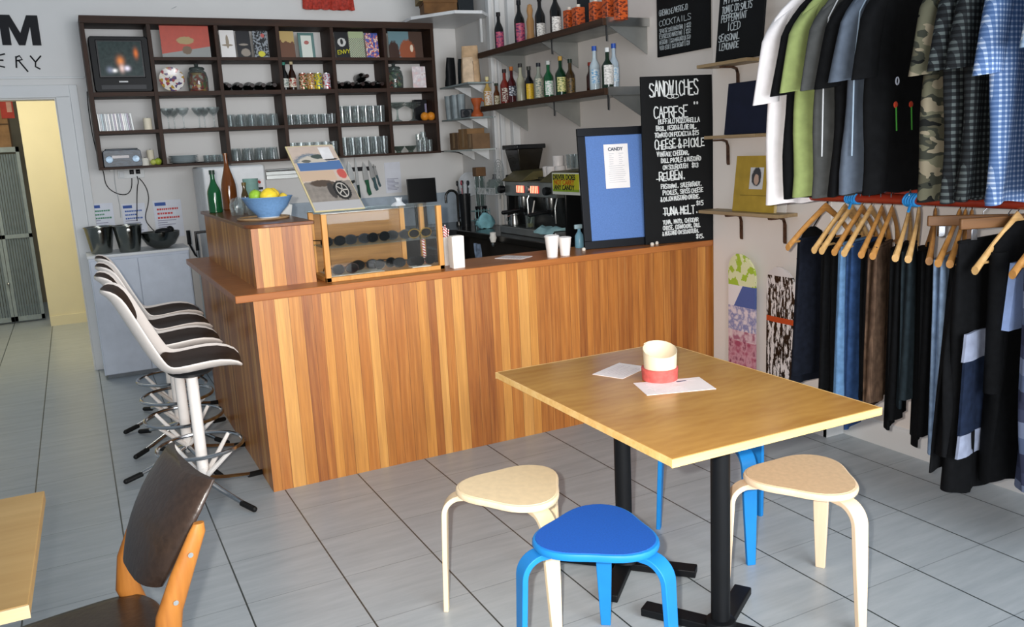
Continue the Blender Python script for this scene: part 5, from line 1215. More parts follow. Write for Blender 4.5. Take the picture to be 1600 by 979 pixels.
# ------------------------------------------------------------------ wall writing, red hanging, cords
p0 = at(1, 23, 'y', YB-.002); p1 = at(65, 71, 'y', YB-.002)
sgn = thing('wall_sign', 'black painted wall sign above the doorway, ending in a big letter M', 'sign', (0, YB-.002, 0))
zt, zb2 = p0.z, p1.z; xl, xr = at(4, 70, 'y', YB-.002).x, p1.x
w_ = xr-xl; s_ = w_*.23
MB().prism([(xl, zb2), (xl, zt), (xl+s_*1.25, zt), (xl+w_/2, zb2+.085), (xr-s_*1.25, zt), (xr, zt), (xr, zb2), (xr-s_, zb2), (xr-s_, zt-.08), (xl+w_/2+.02, zb2), (xl+w_/2-.02, zb2), (xl+s_, zt-.08), (xl+s_, zb2)], -.003, .0015, 'y').build('letter_m', plain('15161a', .6), sgn, smooth=0)
b = MB()
def lt_(strokes, px, py, w2, h2):
    for st_ in strokes:
        pts_ = [at(px+u_*w2, py-v_*h2, 'y', YB-.003) for u_, v_ in st_]; b.tube(pts_, .0055, 6)
lt_([[(.9, .95), (.1, .85), (0, .5), (.1, .1), (.9, 0)], [(0, .5), (.7, .5)]], -3, 105, 12, 22)
lt_([[(.1, 0), (.05, .9)], [(0, .8), (.35, .95), (.6, .65), (.1, .55)], [(.3, .55), (1.1, -.3)]], 24, 106, 18, 20)
lt_([[(0, .95), (.5, .45)], [(1, .95), (.5, .45), (.5, .1), (.95, -.1)]], 47, 106, 17, 20)
b.v = [v-Vector((0, YB-.002, 0)) for v in b.v]
b.build('hand_lettering', plain('15161a', .6), sgn)
rd = thing('red_banner', 'crumpled red hanging above the shelf unit', 'banner', at(514, 10, 'y', YB-.04)); rs = []
for j in range(8):
    h = .28-.30*j/7
    row = [Vector((-.215+.43*i/20, .012*math.sin(i*1.7+j*1.1)+.008*math.sin(i*.6), h-(.010*abs(math.sin(i*.9)) if j == 7 else 0))) for i in range(21)]
    rs.append(row+[v+Vector((0, .005, 0)) for v in row[::-1]])
MB().rings(rs).build('cloth', plain('a8382c', .6, var=.25, sc=50, bump=.4), rd, smooth=50)
def cord(name, pix, y, lab, r=.0035, c='1a1a1c', cat='cord', ends=None):
    pts_ = [at(a, b_, 'y', y) for a, b_ in pix]
    # smooth the run
    for _ in range(2):
        q_ = [pts_[0]]
        for a, b_ in zip(pts_, pts_[1:]): q_ += [a*.75+b_*.25, a*.25+b_*.75]
        pts_ = q_+[pts_[-1]]
    o = MB().tube(pts_, r, 7).build(name, plain(c, .5)); return tag(o, lab, cat)
yw = YB-.012
cord('hanging_wire', [(136, 143), (138, 170), (145, 215), (155, 253), (162, 268), (165, 290), (180, 302), (198, 305), (206, 295), (206, 278)], yw, 'black cord running down the left side of the shelf to the outlet')
cord('hanging_wire', [(214, 275), (217, 284), (214, 292), (214, 345)], yw, 'dark cord dropping straight from the outlet to the bucket')
cord('hanging_wire', [(217, 278), (224, 285), (231, 298), (233, 315), (225, 342), (238, 358), (243, 362)], yw, 'looping dark cord running from the outlet into the steel bowl')
cord('hanging_wire', [(170, 258), (215, 261), (270, 256), (330, 252), (430, 250)], YB-.05, 'dark cable clipped under the left half of the shelf unit', .004)
cord('hanging_wire', [(560, 243), (620, 240), (690, 236), (722, 238), (731, 250), (733, 268)], yw, 'dark cable running right from the shelf and down beside the plate', .005)
cord('thin_wire', [(178, 262), (180, 290), (187, 318), (189, 340)], yw, 'thin pale cable hanging left of the plugs', .0025, 'b4b8ba')
cord('thin_wire', [(268, 14), (276, 10)], yw, 'short pale cable end above the shelf', .002, 'b4b8ba')
t = thing('power_outlet', 'white wall outlet with two black plugs under the shelf', 'outlet', at(206, 271, 'y', YB-.008))
MB().box(-.10, .09, -.003, .008, -.035, .03).build('faceplate', plain('d4d6d6', .4), t, bevel=.003)
for x_ in (.0, .045): MB().rings([[Vector((x_+sx*a, -.03*f-.003, .012+sz*a*1.1)) for sx, sz in ((-1, -1), (1, -1), (1, 1), (-1, 1))] for f, a in ((0, .016), (.6, .014), (1, .006))]).build('plug', plain('141416', .4), t, bevel=.002)
MB().box(-.09, -.055, -.012, -.003, -.028, .02).build('adaptor', plain('cfd2d4', .4), t, bevel=.002)
t = thing('cable_box', 'small white junction box under the left corner of the shelf', 'junction box', at(174, 262, 'y', YB-.02)); MB().box(-.014, .014, -.02, .018, -.03, .03).build('box', plain('dcdcd8', .4), t, bevel=.003)
# ------------------------------------------------------------------ white cabinet with buckets and bowl
cb = thing('white_cabinet', 'white two door cabinet against the back wall behind the bar stools', 'cabinet', (-.625, 2.93, 0))
M_cab = plain('c9d0dc', .45, var=.03)
MB().box(0, .69, 0, .39, .03, .905).build('body', M_cab, cb, bevel=.002, smooth=0); MB().box(-.006, .696, -.014, .395, .905, .925).build('top', M_white, cb, bevel=.002, smooth=0); MB().box(.02, .67, .02, .38, 0, .03).build('plinth', plain('7a8086', .6), cb, smooth=0)
for x0_, x1_ in ((.008, .325), (.329, .682)): MB().box(x0_, x1_, -.016, -.001, .035, .885).build('door', M_cab, cb, bevel=.003)
for x_, y_, lb in ((-.525, 3.06, 'left steel bucket on the white cabinet'), (-.335, 2.99, 'right steel bucket on the white cabinet, beside the bowl')):
    t = thing('steel_bucket', lb, 'bucket', (x_, y_+.02, .926), group='steel buckets on the white cabinet')
    MB().lathe([(0, 0), (.068, 0), (.072, .006), (.100, .19), (.106, .192), (.106, .198), (.098, .198), (.068, .010), (0, .008)], n=36).build('bucket', plain('8a8c86', .2, 1.0, var=.12, sc=6), t)
    MB().lathe([(0, -.01), (.008, -.01), (.012, -.018), (0, -.02)], (0, -.098, .165), 12, 'y').build('rivet', M_steel, t)
t = thing('mixing_bowl', 'round steel bowl with a dark object inside, on the white cabinet', 'bowl', (-.11, 3.06, .926))
MB().lathe([(0, 0), (.05, 0), (.10, .03), (.135, .09), (.140, .125), (.136, .125), (.130, .09), (.095, .035), (0, .008)], n=40).build('bowl', plain('70726e', .18, 1.0, var=.15, sc=5), t)
t = thing('black_gadget', 'black lumpy gadget poking out of the steel bowl', 'gadget', (-.085, 3.06, .96)); MB().sphere((0, 0, .09), .05, 1.3, .8, .55).sphere((.05, .01, .10), .028).build('body', plain('17181a', .4), t)
# folding trolley between cabinet and counter
tr = thing('folded_trolley', 'folded trolley with black grips between the cabinet and the counter', 'trolley', (.085, 2.55, 0), .1)
b = MB(); b.tube([(0, 0, .03), (0, 0, .95)], .010, 10).tube([(.14, 0, .03), (.14, 0, .95)], .010, 10)
b.build('uprights', M_steel, tr)
for k in range(5): MB().tube([(.02+.025*k, -.01, .06), (.02+.025*k, -.01, .86)], .006, 8).build('bar', plain('9ab0c8', .3, .5), tr)
MB().tube([(-.0, 0, .93), (0, 0, 1.06), (.14, 0, 1.06), (.14, 0, .93)], .012, 10).build('black_grip', M_blk, tr); MB().tube([(-.05, .0, .98), (-.05, 0, 1.08)], .014, 10).tube([(-.05, 0, .98), (-.02, 0, .90), (0, 0, .88)], .007, 8).build('side_grip', M_blk, tr)
# ------------------------------------------------------------------ through the doorway
fd = thing('louvre_door', 'grey folding louvred door beyond the doorway', 'door', (-1.085, 6.2, 0))
for k, (xa, xb) in enumerate(((-.28, -.005), (-.57, -.285))):
    p_ = MB()
    p_.box(xa, xa+.03, 0, .03, .02, 1.80).box(xb-.03, xb, 0, .03, .02, 1.80).box(xa, xb, 0, .03, .02, .07).box(xa, xb, 0, .03, 1.75, 1.80).box(xa, xb, 0, .03, .88, .92)
    p_.build('frame', plain('8f9a9c', .5), fd, smooth=0)
    q_ = MB()
    for j in range(9): x0_ = xa+.03+(xb-xa-.06)*j/9; q_.obox((x0_+.012, .015, .9), .020, .006, 1.66, (0, 0, .6))
    q_.build('louvres', plain('7d888c', .5), fd, smooth=0)
MB().sphere((-.285, -.02, .42), .016, n=12).build('knob', M_steel, fd)
t = thing('brown_carton', 'big brown carton above the louvred door', 'box', (-1.35, 6.25, 1.801)); MB().box(-.25, .20, 0, .35, 0, .48).build('carton', plain('8a6a4a', .7, var=.1), t, smooth=0); MB().box(-.25, .201, -.002, 0, .22, .235).build('seam', plain('5a4430', .7), t, smooth=0)
t = thing('red_sign', 'red notice with a pale patch on the brown carton', 'sign', at(3, 185, 'y', 6.245)); MB().box(0, .115, -.003, .002, 0, .21).build('panel', plain('a8362c', .5), t, smooth=0); MB().box(.055, .10, -.0045, -.003, .06, .16).build('patch', plain('c4988a', .5), t, smooth=0)
# ------------------------------------------------------------------ right wall: boards, ledges, decks
def ledge(y0, y1, z, lab, depth=.19, brk=(), x=XP):
    t = thing('wall_ledge', lab, 'shelf', (0, 0, z))
    MB().box(x-depth, x, y0, y1, -.018, 0).build('board', wood('8a7354', 'b09a76', 'y', 1, .5), t, bevel=.002, smooth=0)
    for y_ in brk:
        b = MB()
        pts_ = [(x-depth+.02, -.026), (x-.05, -.026), (x-.022, -.035), (x-.012, -.06), (x-.010, -.16)]
        b.rings([[Vector((px_, y_-.012, pz_+.005)), Vector((px_, y_+.012, pz_+.005)), Vector((px_+.004, y_+.012, pz_-.005)), Vector((px_+.004, y_-.012, pz_-.005))] for px_, pz_ in pts_])
        b.build('iron_bracket', plain('4a3427', .55, var=.3, sc=60), t)
    return t
ledge(-.46, -.065, 1.942, 'highest small wooden ledge, carrying the drinks blackboard', .15, (-.24,))
ledge(-.50, -.10, 1.556, 'middle small ledge, carrying the dark blue board', .13, (-.16,))
ledge(-.68, -.06, 1.143, 'lowest small ledge on two iron brackets, carrying the mustard book', .14, (-.27, -.60))
def wboard(name, lab, y0, y1, z0, z1, x, lines, cat='blackboard', lean=.0, hh=.03):
    """board flat on the right wall; y0 is its left edge as seen"""
    t = thing(name, lab, cat, (x, y0, z0), rot=(0, lean, 0)); w2 = y0-y1
    MB().box(-.012, 0, -w2, 0, 0, z1-z0).build('board', M_slate, t, bevel=.001, smooth=0)
    b = MB()
    for (tx, dy, dz, h, wd, asp) in lines: ink(b, tx, (-.012, -dy, dz), (0, -1, .0), (0, 0, 1), h, wd, (-1, 0, 0), asp, .10, 1.25)
    b.build('chalk_writing', plain('b9c2c6', .8, var=.1), t, smooth=0)
    return t
CL = [('GRENACHE/VERDEJO', .03, .245, .032, .0035, .44), ('COCKTAILS', .03, .185, .034, .0038, .82), ('SPRITZ $18 MARTINI | $22', .03, .142, .024, .0036, .46), ('ESPRESSO MARTINI | $22', .03, .108, .024, .0036, .49),
      ('NEGRONI | $20 MARGARITA $20', .03, .074, .024, .0036, .40), ('WOOD SOUR | $20 SHERRY | $21', .03, .040, .024, .0036, .39)]
wboard('cocktail_blackboard', 'blackboard with the cocktail prices hung high left of the ledges', .631, .127, 2.062, 2.56, XW-.002, CL)
D3 = [('LEMONADE', .03, .62, .05, .0045, .5), ('LONG BLACK', .03, .535, .05, .0045, .5), ('SPRITZ', .04, .46, .05, .0045, .6), ('COFFEE', .05, .40, .035, .0042, .6), ('W SYRUP', .03, .352, .035, .0042, .6), ('M FRENCH', .04, .30, .035, .0042, .55),
      ('TONIC OR SALTS', .03, .250, .035, .0042, .40), ('PEPPERMINT', .03, .205, .035, .0042, .45), ('ICED', .08, .155, .038, .0044, .55), ('SEASONAL', .02, .105, .034, .0042, .48), ('LEMONADE', .03, .06, .034, .0042, .45)]
wboard('drinks_blackboard', 'blackboard with drinks in blue grey chalk standing on the highest ledge', -.175, -.52, 1.943, 2.62, XP-.10, D3, lean=.10)
t = thing('dark_blue_board', 'dark navy board standing on the middle ledge beside the white shirt', 'board', (2.585, -.20, 1.557), rot=(0, .12, 0)); MB().box(-.008, .004, -.33, 0, 0, .275).build('board', plain('14192e', .55, var=.1), t, bevel=.001, smooth=0)
t = thing('mustard_book', 'mustard coloured book with a small portrait photo on the lowest ledge', 'book', (2.58, -.275, 1.144), rot=(0, .12, 0))
MB().box(-.006, .014, -.31, 0, 0, .295).build('pages', plain('cbb98a', .6), t, smooth=0); MB().box(-.009, -.006, -.312, .002, -.001, .297).build('cover', plain('a88c34', .5, var=.08), t, smooth=0)
def a_port(n, x, z):
    y_ = n.xyz()[1]; c = blobf(n, y_, z, -.165, .185, .035, .05); c2 = blobf(n, y_, z, -.165, .17, .018, .028)
    return n.mix(c2, n.mix(c, 'c8c8c8', '2e2c2c'), 'b89a86')
MB().box(-.0105, -.009, -.215, -.115, .12, .235).build('portrait', art('art_portrait', a_port), t, smooth=0)
MB().box(-.0100, -.009, -.25, -.05, .085, .088).build('printed_line', plain('6a5820', .6), t, smooth=0)
t = thing('white_folder', 'white sheet behind the mustard book on the lowest ledge', 'paper', (2.62, -.49, 1.144), rot=(0, .1, 0)); MB().box(-.004, .0, -.14, 0, 0, .20).build('sheet', plain('d8d4d0', .6), t, smooth=0)
# skateboard decks hung upright
def deck(y, z0, z1, w2, lab, m, name='skateboard_deck'):
    t = thing(name, lab, 'skateboard deck', (XP-.035, y, z0)); L = z1-z0; rs = []
    out = []
    N = 14
    for k in range(N+1): a = PI*k/N; out.append((w2*math.cos(a), L-w2*1.15+w2*1.15*math.sin(a)))
    for k in range(N+1): a = PI+PI*k/N; out.append((w2*math.cos(a), w2*1.15+w2*1.15*math.sin(a)))
    def bend(h): return .035*max(0, (h-L+.16)/.16)**2 + .035*max(0, (.16-h)/.16)**2
    b = MB(); n_ = len(out)
    # slices along the height give the kicked nose and tail
    zs_ = sorted({round(L*k/28, 4) for k in range(29)})
    for side in (0,):
        for k in range(len(zs_)):
            h = min(max(zs_[k], .002), L-.002)
            hw = w2
            if h > L-w2*1.15: hw = w2*math.sqrt(max(0.0004, 1-((h-(L-w2*1.15))/(w2*1.15))**2))
            if h < w2*1.15: hw = w2*math.sqrt(max(0.0004, 1-((w2*1.15-h)/(w2*1.15))**2))
            x_ = -bend(h)*.6
            rs.append([Vector((x_-.006+.004*(abs(q)**2), -hw*q, h)) for q in (-1, -.6, 0, .6, 1)] + [Vector((x_+.006+.004*(abs(q)**2), -hw*q, h)) for q in (1, .6, 0, -.6, -1)])
    b.rings(rs).build('deck', m, t, smooth=40)
    MB().box(0, .033, -.012, .012, L*.72, L*.76).build('wall_hook', M_steel, t, smooth=0)
    return t
n = NT('deck_print_green_pink'); x, y, z = n.xyz(); nz = n.noise(n.obj(), 18, 3)
c = n.ramp(nz, [(.35, 'e2cfcf'), (.5, 'd8b8c2'), (.6, 'a86a80')])
m1 = n.mix(n.math('GREATER_THAN', nz, .52), 'dfe2b4', 'a4c23e'); c = n.mix(n.math('GREATER_THAN', z, .62), c, m1)
c = n.mix(n.math('MULTIPLY', n.math('GREATER_THAN', z, .50), n.math('LESS_THAN', z, .62)), c, n.mix(n.math('GREATER_THAN', n.math('ADD', y, n.math('MULTIPLY', z, .6)), .36), '4a62a2', 'e8e2e4'))
c = n.mix(n.math('MULTIPLY', n.math('GREATER_THAN', z, .36), n.math('LESS_THAN', z, .50)), c, n.ramp(nz, [(.4, 'e0d2da'), (.52, '7d83b4'), (.62, 'dcd0d8')]))
c = n.mix(n.math('LESS_THAN', z, .30), c, n.ramp(nz, [(.4, 'a8506a'), (.55, 'd09aa8'), (.66, '8a3a58')]))
n.base(c); n.set(Roughness=.25)
deck(-.304, .10, .905, .108, 'skateboard deck with lime green top and pink artwork on the wall', n.m)
n = NT('deck_print_brushed_black'); x, y, z = n.xyz(); nz = n.noise(n.mapped((1, 4, 1)), 11, 5, .7)
c = n.mix(n.math('GREATER_THAN', nz, .49), 'e4e0e0', '17120f'); c = n.mix(n.math('MULTIPLY', n.math('GREATER_THAN', z, .475), n.math('LESS_THAN', z, .505)), c, 'c04a22')
c = n.mix(n.math('GREATER_THAN', z, .73), c, 'dedada'); n.base(c); n.set(Roughness=.3)
deck(-.605, .08, .862, .105, 'white skateboard deck with brushed black paint and an orange stripe', n.m)

# ------------------------------------------------------------------ clothes rails
RX, RZ1 = 2.35, 1.243
M_red = plain('8a2c1c', .28, var=.08); M_wire = plain('8a8c90', .25, 1.0)
rl = thing('clothes_rail', 'red painted pipe clothes rail below the shirts', 'clothes rail', (0, 0, 0))
MB().tube([(RX, -.96, RZ1+.018), (RX, -3.0, RZ1+.018)], .021, 16).sphere((RX, -.96, RZ1+.018), .0215, n=12).build('pipe', M_red, rl)
MB().tube([(RX, -1.30, RZ1+.02), (XW, -1.30, RZ1+.02)], .019, 14).lathe([(.02, 0), (.045, 0), (.045, -.01), (.02, -.012)], (XW-.001, -1.30, RZ1+.02), 16, 'x').build('wall_bracket', M_red, rl)
for y_, c_ in ((-1.27, 0), (-1.565, 1)):
    b = MB()
    for k in range(5): b.tube([(RX+.024*math.cos(2*PI*i/14), y_-.012*k+.004*math.sin(i), RZ1+.018+.024*math.sin(2*PI*i/14)) for i in range(14)], .005, 6, closed=True)
    b.tube([(RX-.02, y_-.03, RZ1), (RX-.05, y_-.045, RZ1-.025)], .006, 6)
    b.build('blue_tape', plain('2f8ad0', .5, var=.15), rl)
UR = 2.19
ru = thing('clothes_rail', 'upper pipe rail the shirts hang from, above the red pipe', 'clothes rail', (0, 0, 0))
MB().tube([(RX, -.70, UR+.01), (RX, -3.0, UR+.01)], .016, 14).build('pipe', plain('5a5c5e', .3, .8), ru)
for y_ in (-.8, -2.6): MB().tube([(RX, y_, UR+.01), (XP if y_ > -.9 else XW, y_, UR+.01)], .014, 12).build('wall_bracket', plain('5a5c5e', .3, .8), ru)
M_hw = [wood('9c6a34', 'c08e50', 'x', 2, .4), wood('b48a52', 'd2ae78', 'x', 2, .4), wood('8a5c30', 'a87a44', 'x', 2, .4)]
def make_hanger(m, lab, grp, loc, rz, bar=True, hw=.22, drop=.165, clipped=False):
    t = thing('coat_hanger', lab, 'hanger', loc, rz, grp)
    # hook over the rail, then the curved shoulders
    pts_ = [(.020*math.cos(a), 0, .018+.023*math.sin(a)-.0) for a in [math.radians(200-200*k/9) for k in range(10)]]
    pts_ = [(-.022, 0, .010)]+pts_+[(.022, 0, .0), (.012, 0, -.022), (0, 0, -.035), (0, 0, -.055)]
    MB().tube(pts_, .0022, 7).build('hook', M_wire, t)
    rs = []; N = 18
    if clipped:
        MB().box(-.19, .19, -.008, .008, -.085, -.045).build('bar', m, t, bevel=.004)
        for s_ in (-.14, .14): MB().box(s_-.012, s_+.012, -.014, .014, -.125, -.083).build('clip', M_wire, t, bevel=.002)
        return t
    for k in range(N+1):
        u_ = -1+2*k/N; a_ = abs(u_)
        z_ = -.055 - drop*(a_**1.35) + .010*math.exp(-(u_/.12)**2); th = .016+.003*math.exp(-(u_/.2)**2); tk = .0075+.006*a_**3
        y_ = .018*(a_**2)
        rs.append([Vector((hw*u_, y_+tk*math.cos(b_), z_+th*math.sin(b_))) for b_ in [2*PI*i/10 for i in range(10)]])
    MB().rings(rs).build('shoulders', m, t)
    if bar: MB().tube([(-hw*.88, .014, -.055-drop*.86), (hw*.88, .014, -.055-drop*.86)], .005, 8).build('trouser_bar', m, t)
    return t

# --- cloth patterns
def cloth(c, var=.10, sc=25, rough=.9): return plain(c, rough, var=var, sc=sc, bump=.15, Specular_IOR_Level=.12)
def check(name, base_, line, line2, p=.022, w_=.42):
    n = NT(name); x, y, z = n.xyz()
    a = n.math('LESS_THAN', n.math('FRACT', n.math('DIVIDE', n.math('ADD', x, 5), p)), w_); b_ = n.math('LESS_THAN', n.math('FRACT', n.math('DIVIDE', n.math('ADD', z, 5), p)), w_)
    c = n.mix(n.math('MULTIPLY', n.math('ADD', a, b_), .5), base_, line); c = n.mix(n.math('MULTIPLY', a, b_), c, line2)
    n.base(c); n.set(Roughness=.85, Specular_IOR_Level=.15); return n.m
n = NT('camouflage_cloth'); a = n.noise(n.mapped((1, 1, 1.8)), 9, 2, .5); b_ = n.noise(n.mapped((1, 1, 1.8), (5, 3, 1)), 10, 2, .5)
c = n.ramp(a, [(0, '5d5c4c'), (.46, '34362f'), (.56, '4d4b3e')], True); c = n.mix(n.math('GREATER_THAN', b_, .58), c, '7f7765'); c = n.mix(n.math('LESS_THAN', b_, .38), c, '191b1a'); n.base(c); n.set(Roughness=.9, Specular_IOR_Level=.12)
M_camo = n.m
def ring(hw, ht, cx_, z_, fa, ph, k=9, y0=0, sq=.7):
    out = []
    N = 44
    for i in range(N):
        a = 2*PI*i/N; c_, s_ = math.cos(a), math.sin(a)
        x_ = cx_+hw*math.copysign(abs(c_)**sq, c_); f_ = fa*math.sin(k*x_/max(.05, hw)*1.3+ph)+fa*.5*math.sin(2.3*k*x_/max(.05, hw)+ph*2)
        out.append(Vector((x_, y0+ht*math.copysign(abs(s_)**sq, s_)+f_, z_)))
    return out
def make_top(name, lab, cat, m, loc, rz, L=.70, sleeve=.28, hw=.25, th=.035, buttons=None, seed=1, extra=None, sl_m=None, grp='shirts hanging from the upper rail', piping=None, hem=0):
    """shirt on a hanger: body, two sleeves, neckband"""
    t = thing(name, lab, cat, loc, rz, grp); rr = random.Random(seed); ph = rr.uniform(0, 6)
    rs = [ring(.085, .016, 0, -.060, 0, ph), ring(.115, .020, 0, -.082, .001, ph), ring(.165, .022, 0, -.120, .002, ph), ring(.205, .024, 0, -.160, .002, ph)]
    for k in range(9):
        q = k/8; z_ = -.20-(L-.20+.06)*q
        rs.append(ring(hw*(.90+.06*q)+.004*math.sin(k*1.3+ph), th*(.8+.35*q), .006*math.sin(k+ph), z_, .004+.010*q, ph+.25*k, 5))
    for v in rs[-1]: v.z += hem*v.x+.006*math.sin(v.x*30)
    MB().rings(rs).build('body', m, t, smooth=60)
    K_ = sleeve/.40
    for s_ in (-1, 1):
        sr = []
        for cx_, dz, w2 in ((.120, -.112, .020), (.160, -.140, .042), (.192, -.185, .054), (.212, -.25, .060), (.226, -.33, .064), (.238, -.41, .069), (.250, -.49, .074), (.254, -.515, .075)):
            z_ = -.112+(dz+.112)*K_; row = []
            for i in range(20):
                a = 2*PI*i/20; row.append(Vector((s_*cx_+w2*math.cos(a), (.020+.20*w2)*math.sin(a)+.004*math.sin(3*a+ph+dz*9), z_-(.12*w2 if cx_ > .2 else .55*w2)*math.cos(a)*s_)))
            sr.append(row)
        MB().rings(sr).build('sleeve', sl_m or m, t, smooth=60)
    MB().tube([(.072*math.cos(2*PI*i/20), .020*math.sin(2*PI*i/20)-.002, -.060-.022*(.5-.5*math.sin(2*PI*i/20))) for i in range(20)], .006, 6, closed=True).build('neckband', m, t)
    if piping:
        b = MB()
        for s_ in (-1, 1): b.tube([(s_*.150, -.030, -.12), (s_*.215, -.036, -.20), (s_*.238, -.036, -.40), (s_*.236, -.034, -.75)], .003, 6)
        b.build('piping', piping, t)
    if extra: extra(t)
    return t
def shirt_y(px, py, x=2.12): return at(px, py, 'x', x).y
def sy_(px): # rail position of a shirt whose lower left edge shows at pixel column px near y = 300
    return at(px, 300, 'x', 2.12).y
g_ = 'shirts hanging from the upper rail'
W1 = cloth('e9e6e8', .03); K1 = cloth('0d0e10', .15); OL = cloth('8c9a62', .06); GR = cloth('4a4c4c', .08); GB_ = cloth('56606e', .08)
def flowers(t):
    b = MB()
    for x_ in (-.115, -.01):
        b.sphere((x_, -.046, -.56), .013, 1.2, .25, 1, 10)
    b.build('embroidered_red', plain('b8402a', .7), t)
    b = MB()
    for x_ in (-.115, -.01): b.tube([(x_, -.048, -.57), (x_+.006, -.050, -.66)], .003, 6)
    b.build('embroidered_stem', plain('3e8a34', .7), t)
    MB().tube([(-.11+.010*math.cos(2*PI*i/12), -.046, -.47+.014*math.sin(2*PI*i/12)) for i in range(12)], .003, 5, closed=True).build('small_logo', plain('b8c0d0', .7), t)
HU = UR+.008
tops = [
 ('t_shirt', 'long white t-shirt, farthest left on the upper rail', W1, sy_(1197)-.02, .00, .90, .40, {}),
 ('t_shirt', 'plain black t-shirt just right of the white one', K1, sy_(1226)-.01, .02, .87, .37, {}),
 ('t_shirt', 'olive green t-shirt between the first black one and the grey one', OL, sy_(1245)+.005, .0, .86, .36, {}),
 ('t_shirt', 'charcoal grey t-shirt with white seam piping', GR, sy_(1250)-.075, .05, .86, .36, {'piping': plain('c8ccd0', .6)}),
 ('t_shirt', 'black t-shirt right of the grey one with white seams', K1, sy_(1296)-.01, .0, .85, .36, {}),
 ('t_shirt', 'slate grey t-shirt with pale blue piping on the seams', GB_, sy_(1318), .03, .84, .34, {'piping': plain('9fb4c8', .6)}),
 ('t_shirt', 'wide black t-shirt with small red flowers embroidered on the front', K1, sy_(1342), .12, .84, .34, {'extra': flowers}),
 ('camouflage_shirt', 'camouflage print shirt between the black t-shirt and the checked shirts', M_camo, sy_(1428)-.02, .06, .86, .35, {}),
 ('checked_shirt', 'dark grey and green checked shirt next to the camouflage one', check('dark_check', '17191b', '32373a', '545c5c', .024, .45), sy_(1457)-.02, .06, .86, .34, {}),
 ('checked_shirt', 'dark checked shirt behind the blue gingham one', check('dark_check2', '17191b', '303537', '4c5353', .022, .45), sy_(1478)-.03, .08, .85, .34, {}),
 ('checked_shirt', 'blue and white gingham shirt near the right edge', check('blue_check', '48638f', '7f97bc', 'b2c0d6', .017, .40), sy_(1520)-.04, .04, .86, .37, {}),
 ('checked_shirt', 'pale blue and white checked shirt cut by the right edge', check('pale_check', '8ea6c0', 'b9c9d8', 'e2e6ea', .020, .5), sy_(1580)-.06, .03, .83, .30, {})]
for i, (nm, lb, m, y_, rz_, L_2, sl_, kw) in enumerate(tops):
    make_top(nm, lb, 'shirt', m, (RX, y_, HU), rz_, L_2, sl_, seed=i+1, **kw)
    make_hanger(M_hw[(i*2+1) % 3], ('wooden hanger inside the ' + lb.split(',')[0])[:90], 'wooden hangers on the upper rail', (RX, y_, UR+.002), rz_, bar=False, hw=.215)

# --- lower rail
HZ = RZ1+.018
def make_bottom(name, lab, cat, m, y_, rz, w2, L, th=.022, z0=-.185, xoff=0, seed=1, flare=.0, hemdrop=0, extra=None, two=True, fa=.006):
    """garment folded over the hanger bar: two hanging layers"""
    t = thing(name, lab, cat, (RX, y_, HZ), rz, 'trousers and skirts on the red rail'); rr = random.Random(seed); ph = rr.uniform(0, 6)
    rs = []
    for k in range(11):
        q = k/10; rs.append(ring(w2*(1+flare*q)+.002*math.sin(k*1.7+ph), (.010 if k == 0 else th*(.75+.5*q)), xoff, z0-L*q, fa*(.2+q), ph+.2*k, 6, .014, .8))
    for v in rs[-1]: v.z += hemdrop*(v.x-xoff)+.004*math.sin(v.x*50)
    MB().rings(rs).build('front_layer', m, t, smooth=60)
    if two:
        rs = []
        for k in range(7):
            q = k/6; rs.append(ring(w2*.93*(1+flare*q), th*.6, xoff+.01, z0-.004-L*1.07*q, fa*.8, ph+1+.3*k, 5, .014+th*1.1, .8))
        MB().rings(rs).build('back_layer', m, t, smooth=60)
    MB().box(xoff-w2*.98, xoff+w2*.98, .006, .022, z0-.002, z0+.010).build('waist_fold', m, t, bevel=.004)
    if extra: extra(t)
    return t
NV = cloth('11151f', .15, 40); BK = cloth('0b0c0e', .15, 40); DN = cloth('5f84ac', .12, 40); DM = cloth('2c4670', .16, 30); BR = cloth('4a3a30', .12, 60); DG = cloth('20292e', .16, 30); LJ = cloth('7a90ac', .16, 25)
n = NT('brown_corduroy'); x, y, z = n.xyz(); s_ = n.math('SINE', n.math('MULTIPLY', x, 900.0)); f_ = n.noise(n.obj(), 30, 3); n.base(n.mix(n.math('MULTIPLY', n.math('ADD', s_, 1.0), .3), n.ramp(f_, [(.3, '47372c'), (.7, '6a5444')]), '352820')); n.set(Roughness=.9, Specular_IOR_Level=.1); BRC = n.m
def swing_tag(t):
    MB().box(-.105, -.055, -.030, -.028, -.70, -.63).build('white_swing_tag', plain('e6e4e2', .5), t, bevel=.004); MB().tube([(-.08, -.028, -.63), (-.078, -.026, -.58)], .0012, 5).build('tag_string', plain('c8c8c8', .6), t)
def care(t): MB().box(-.10, -.06, -.028, -.025, -.60, -.56).build('white_care_label', plain('c8d2e0', .6), t, smooth=0)
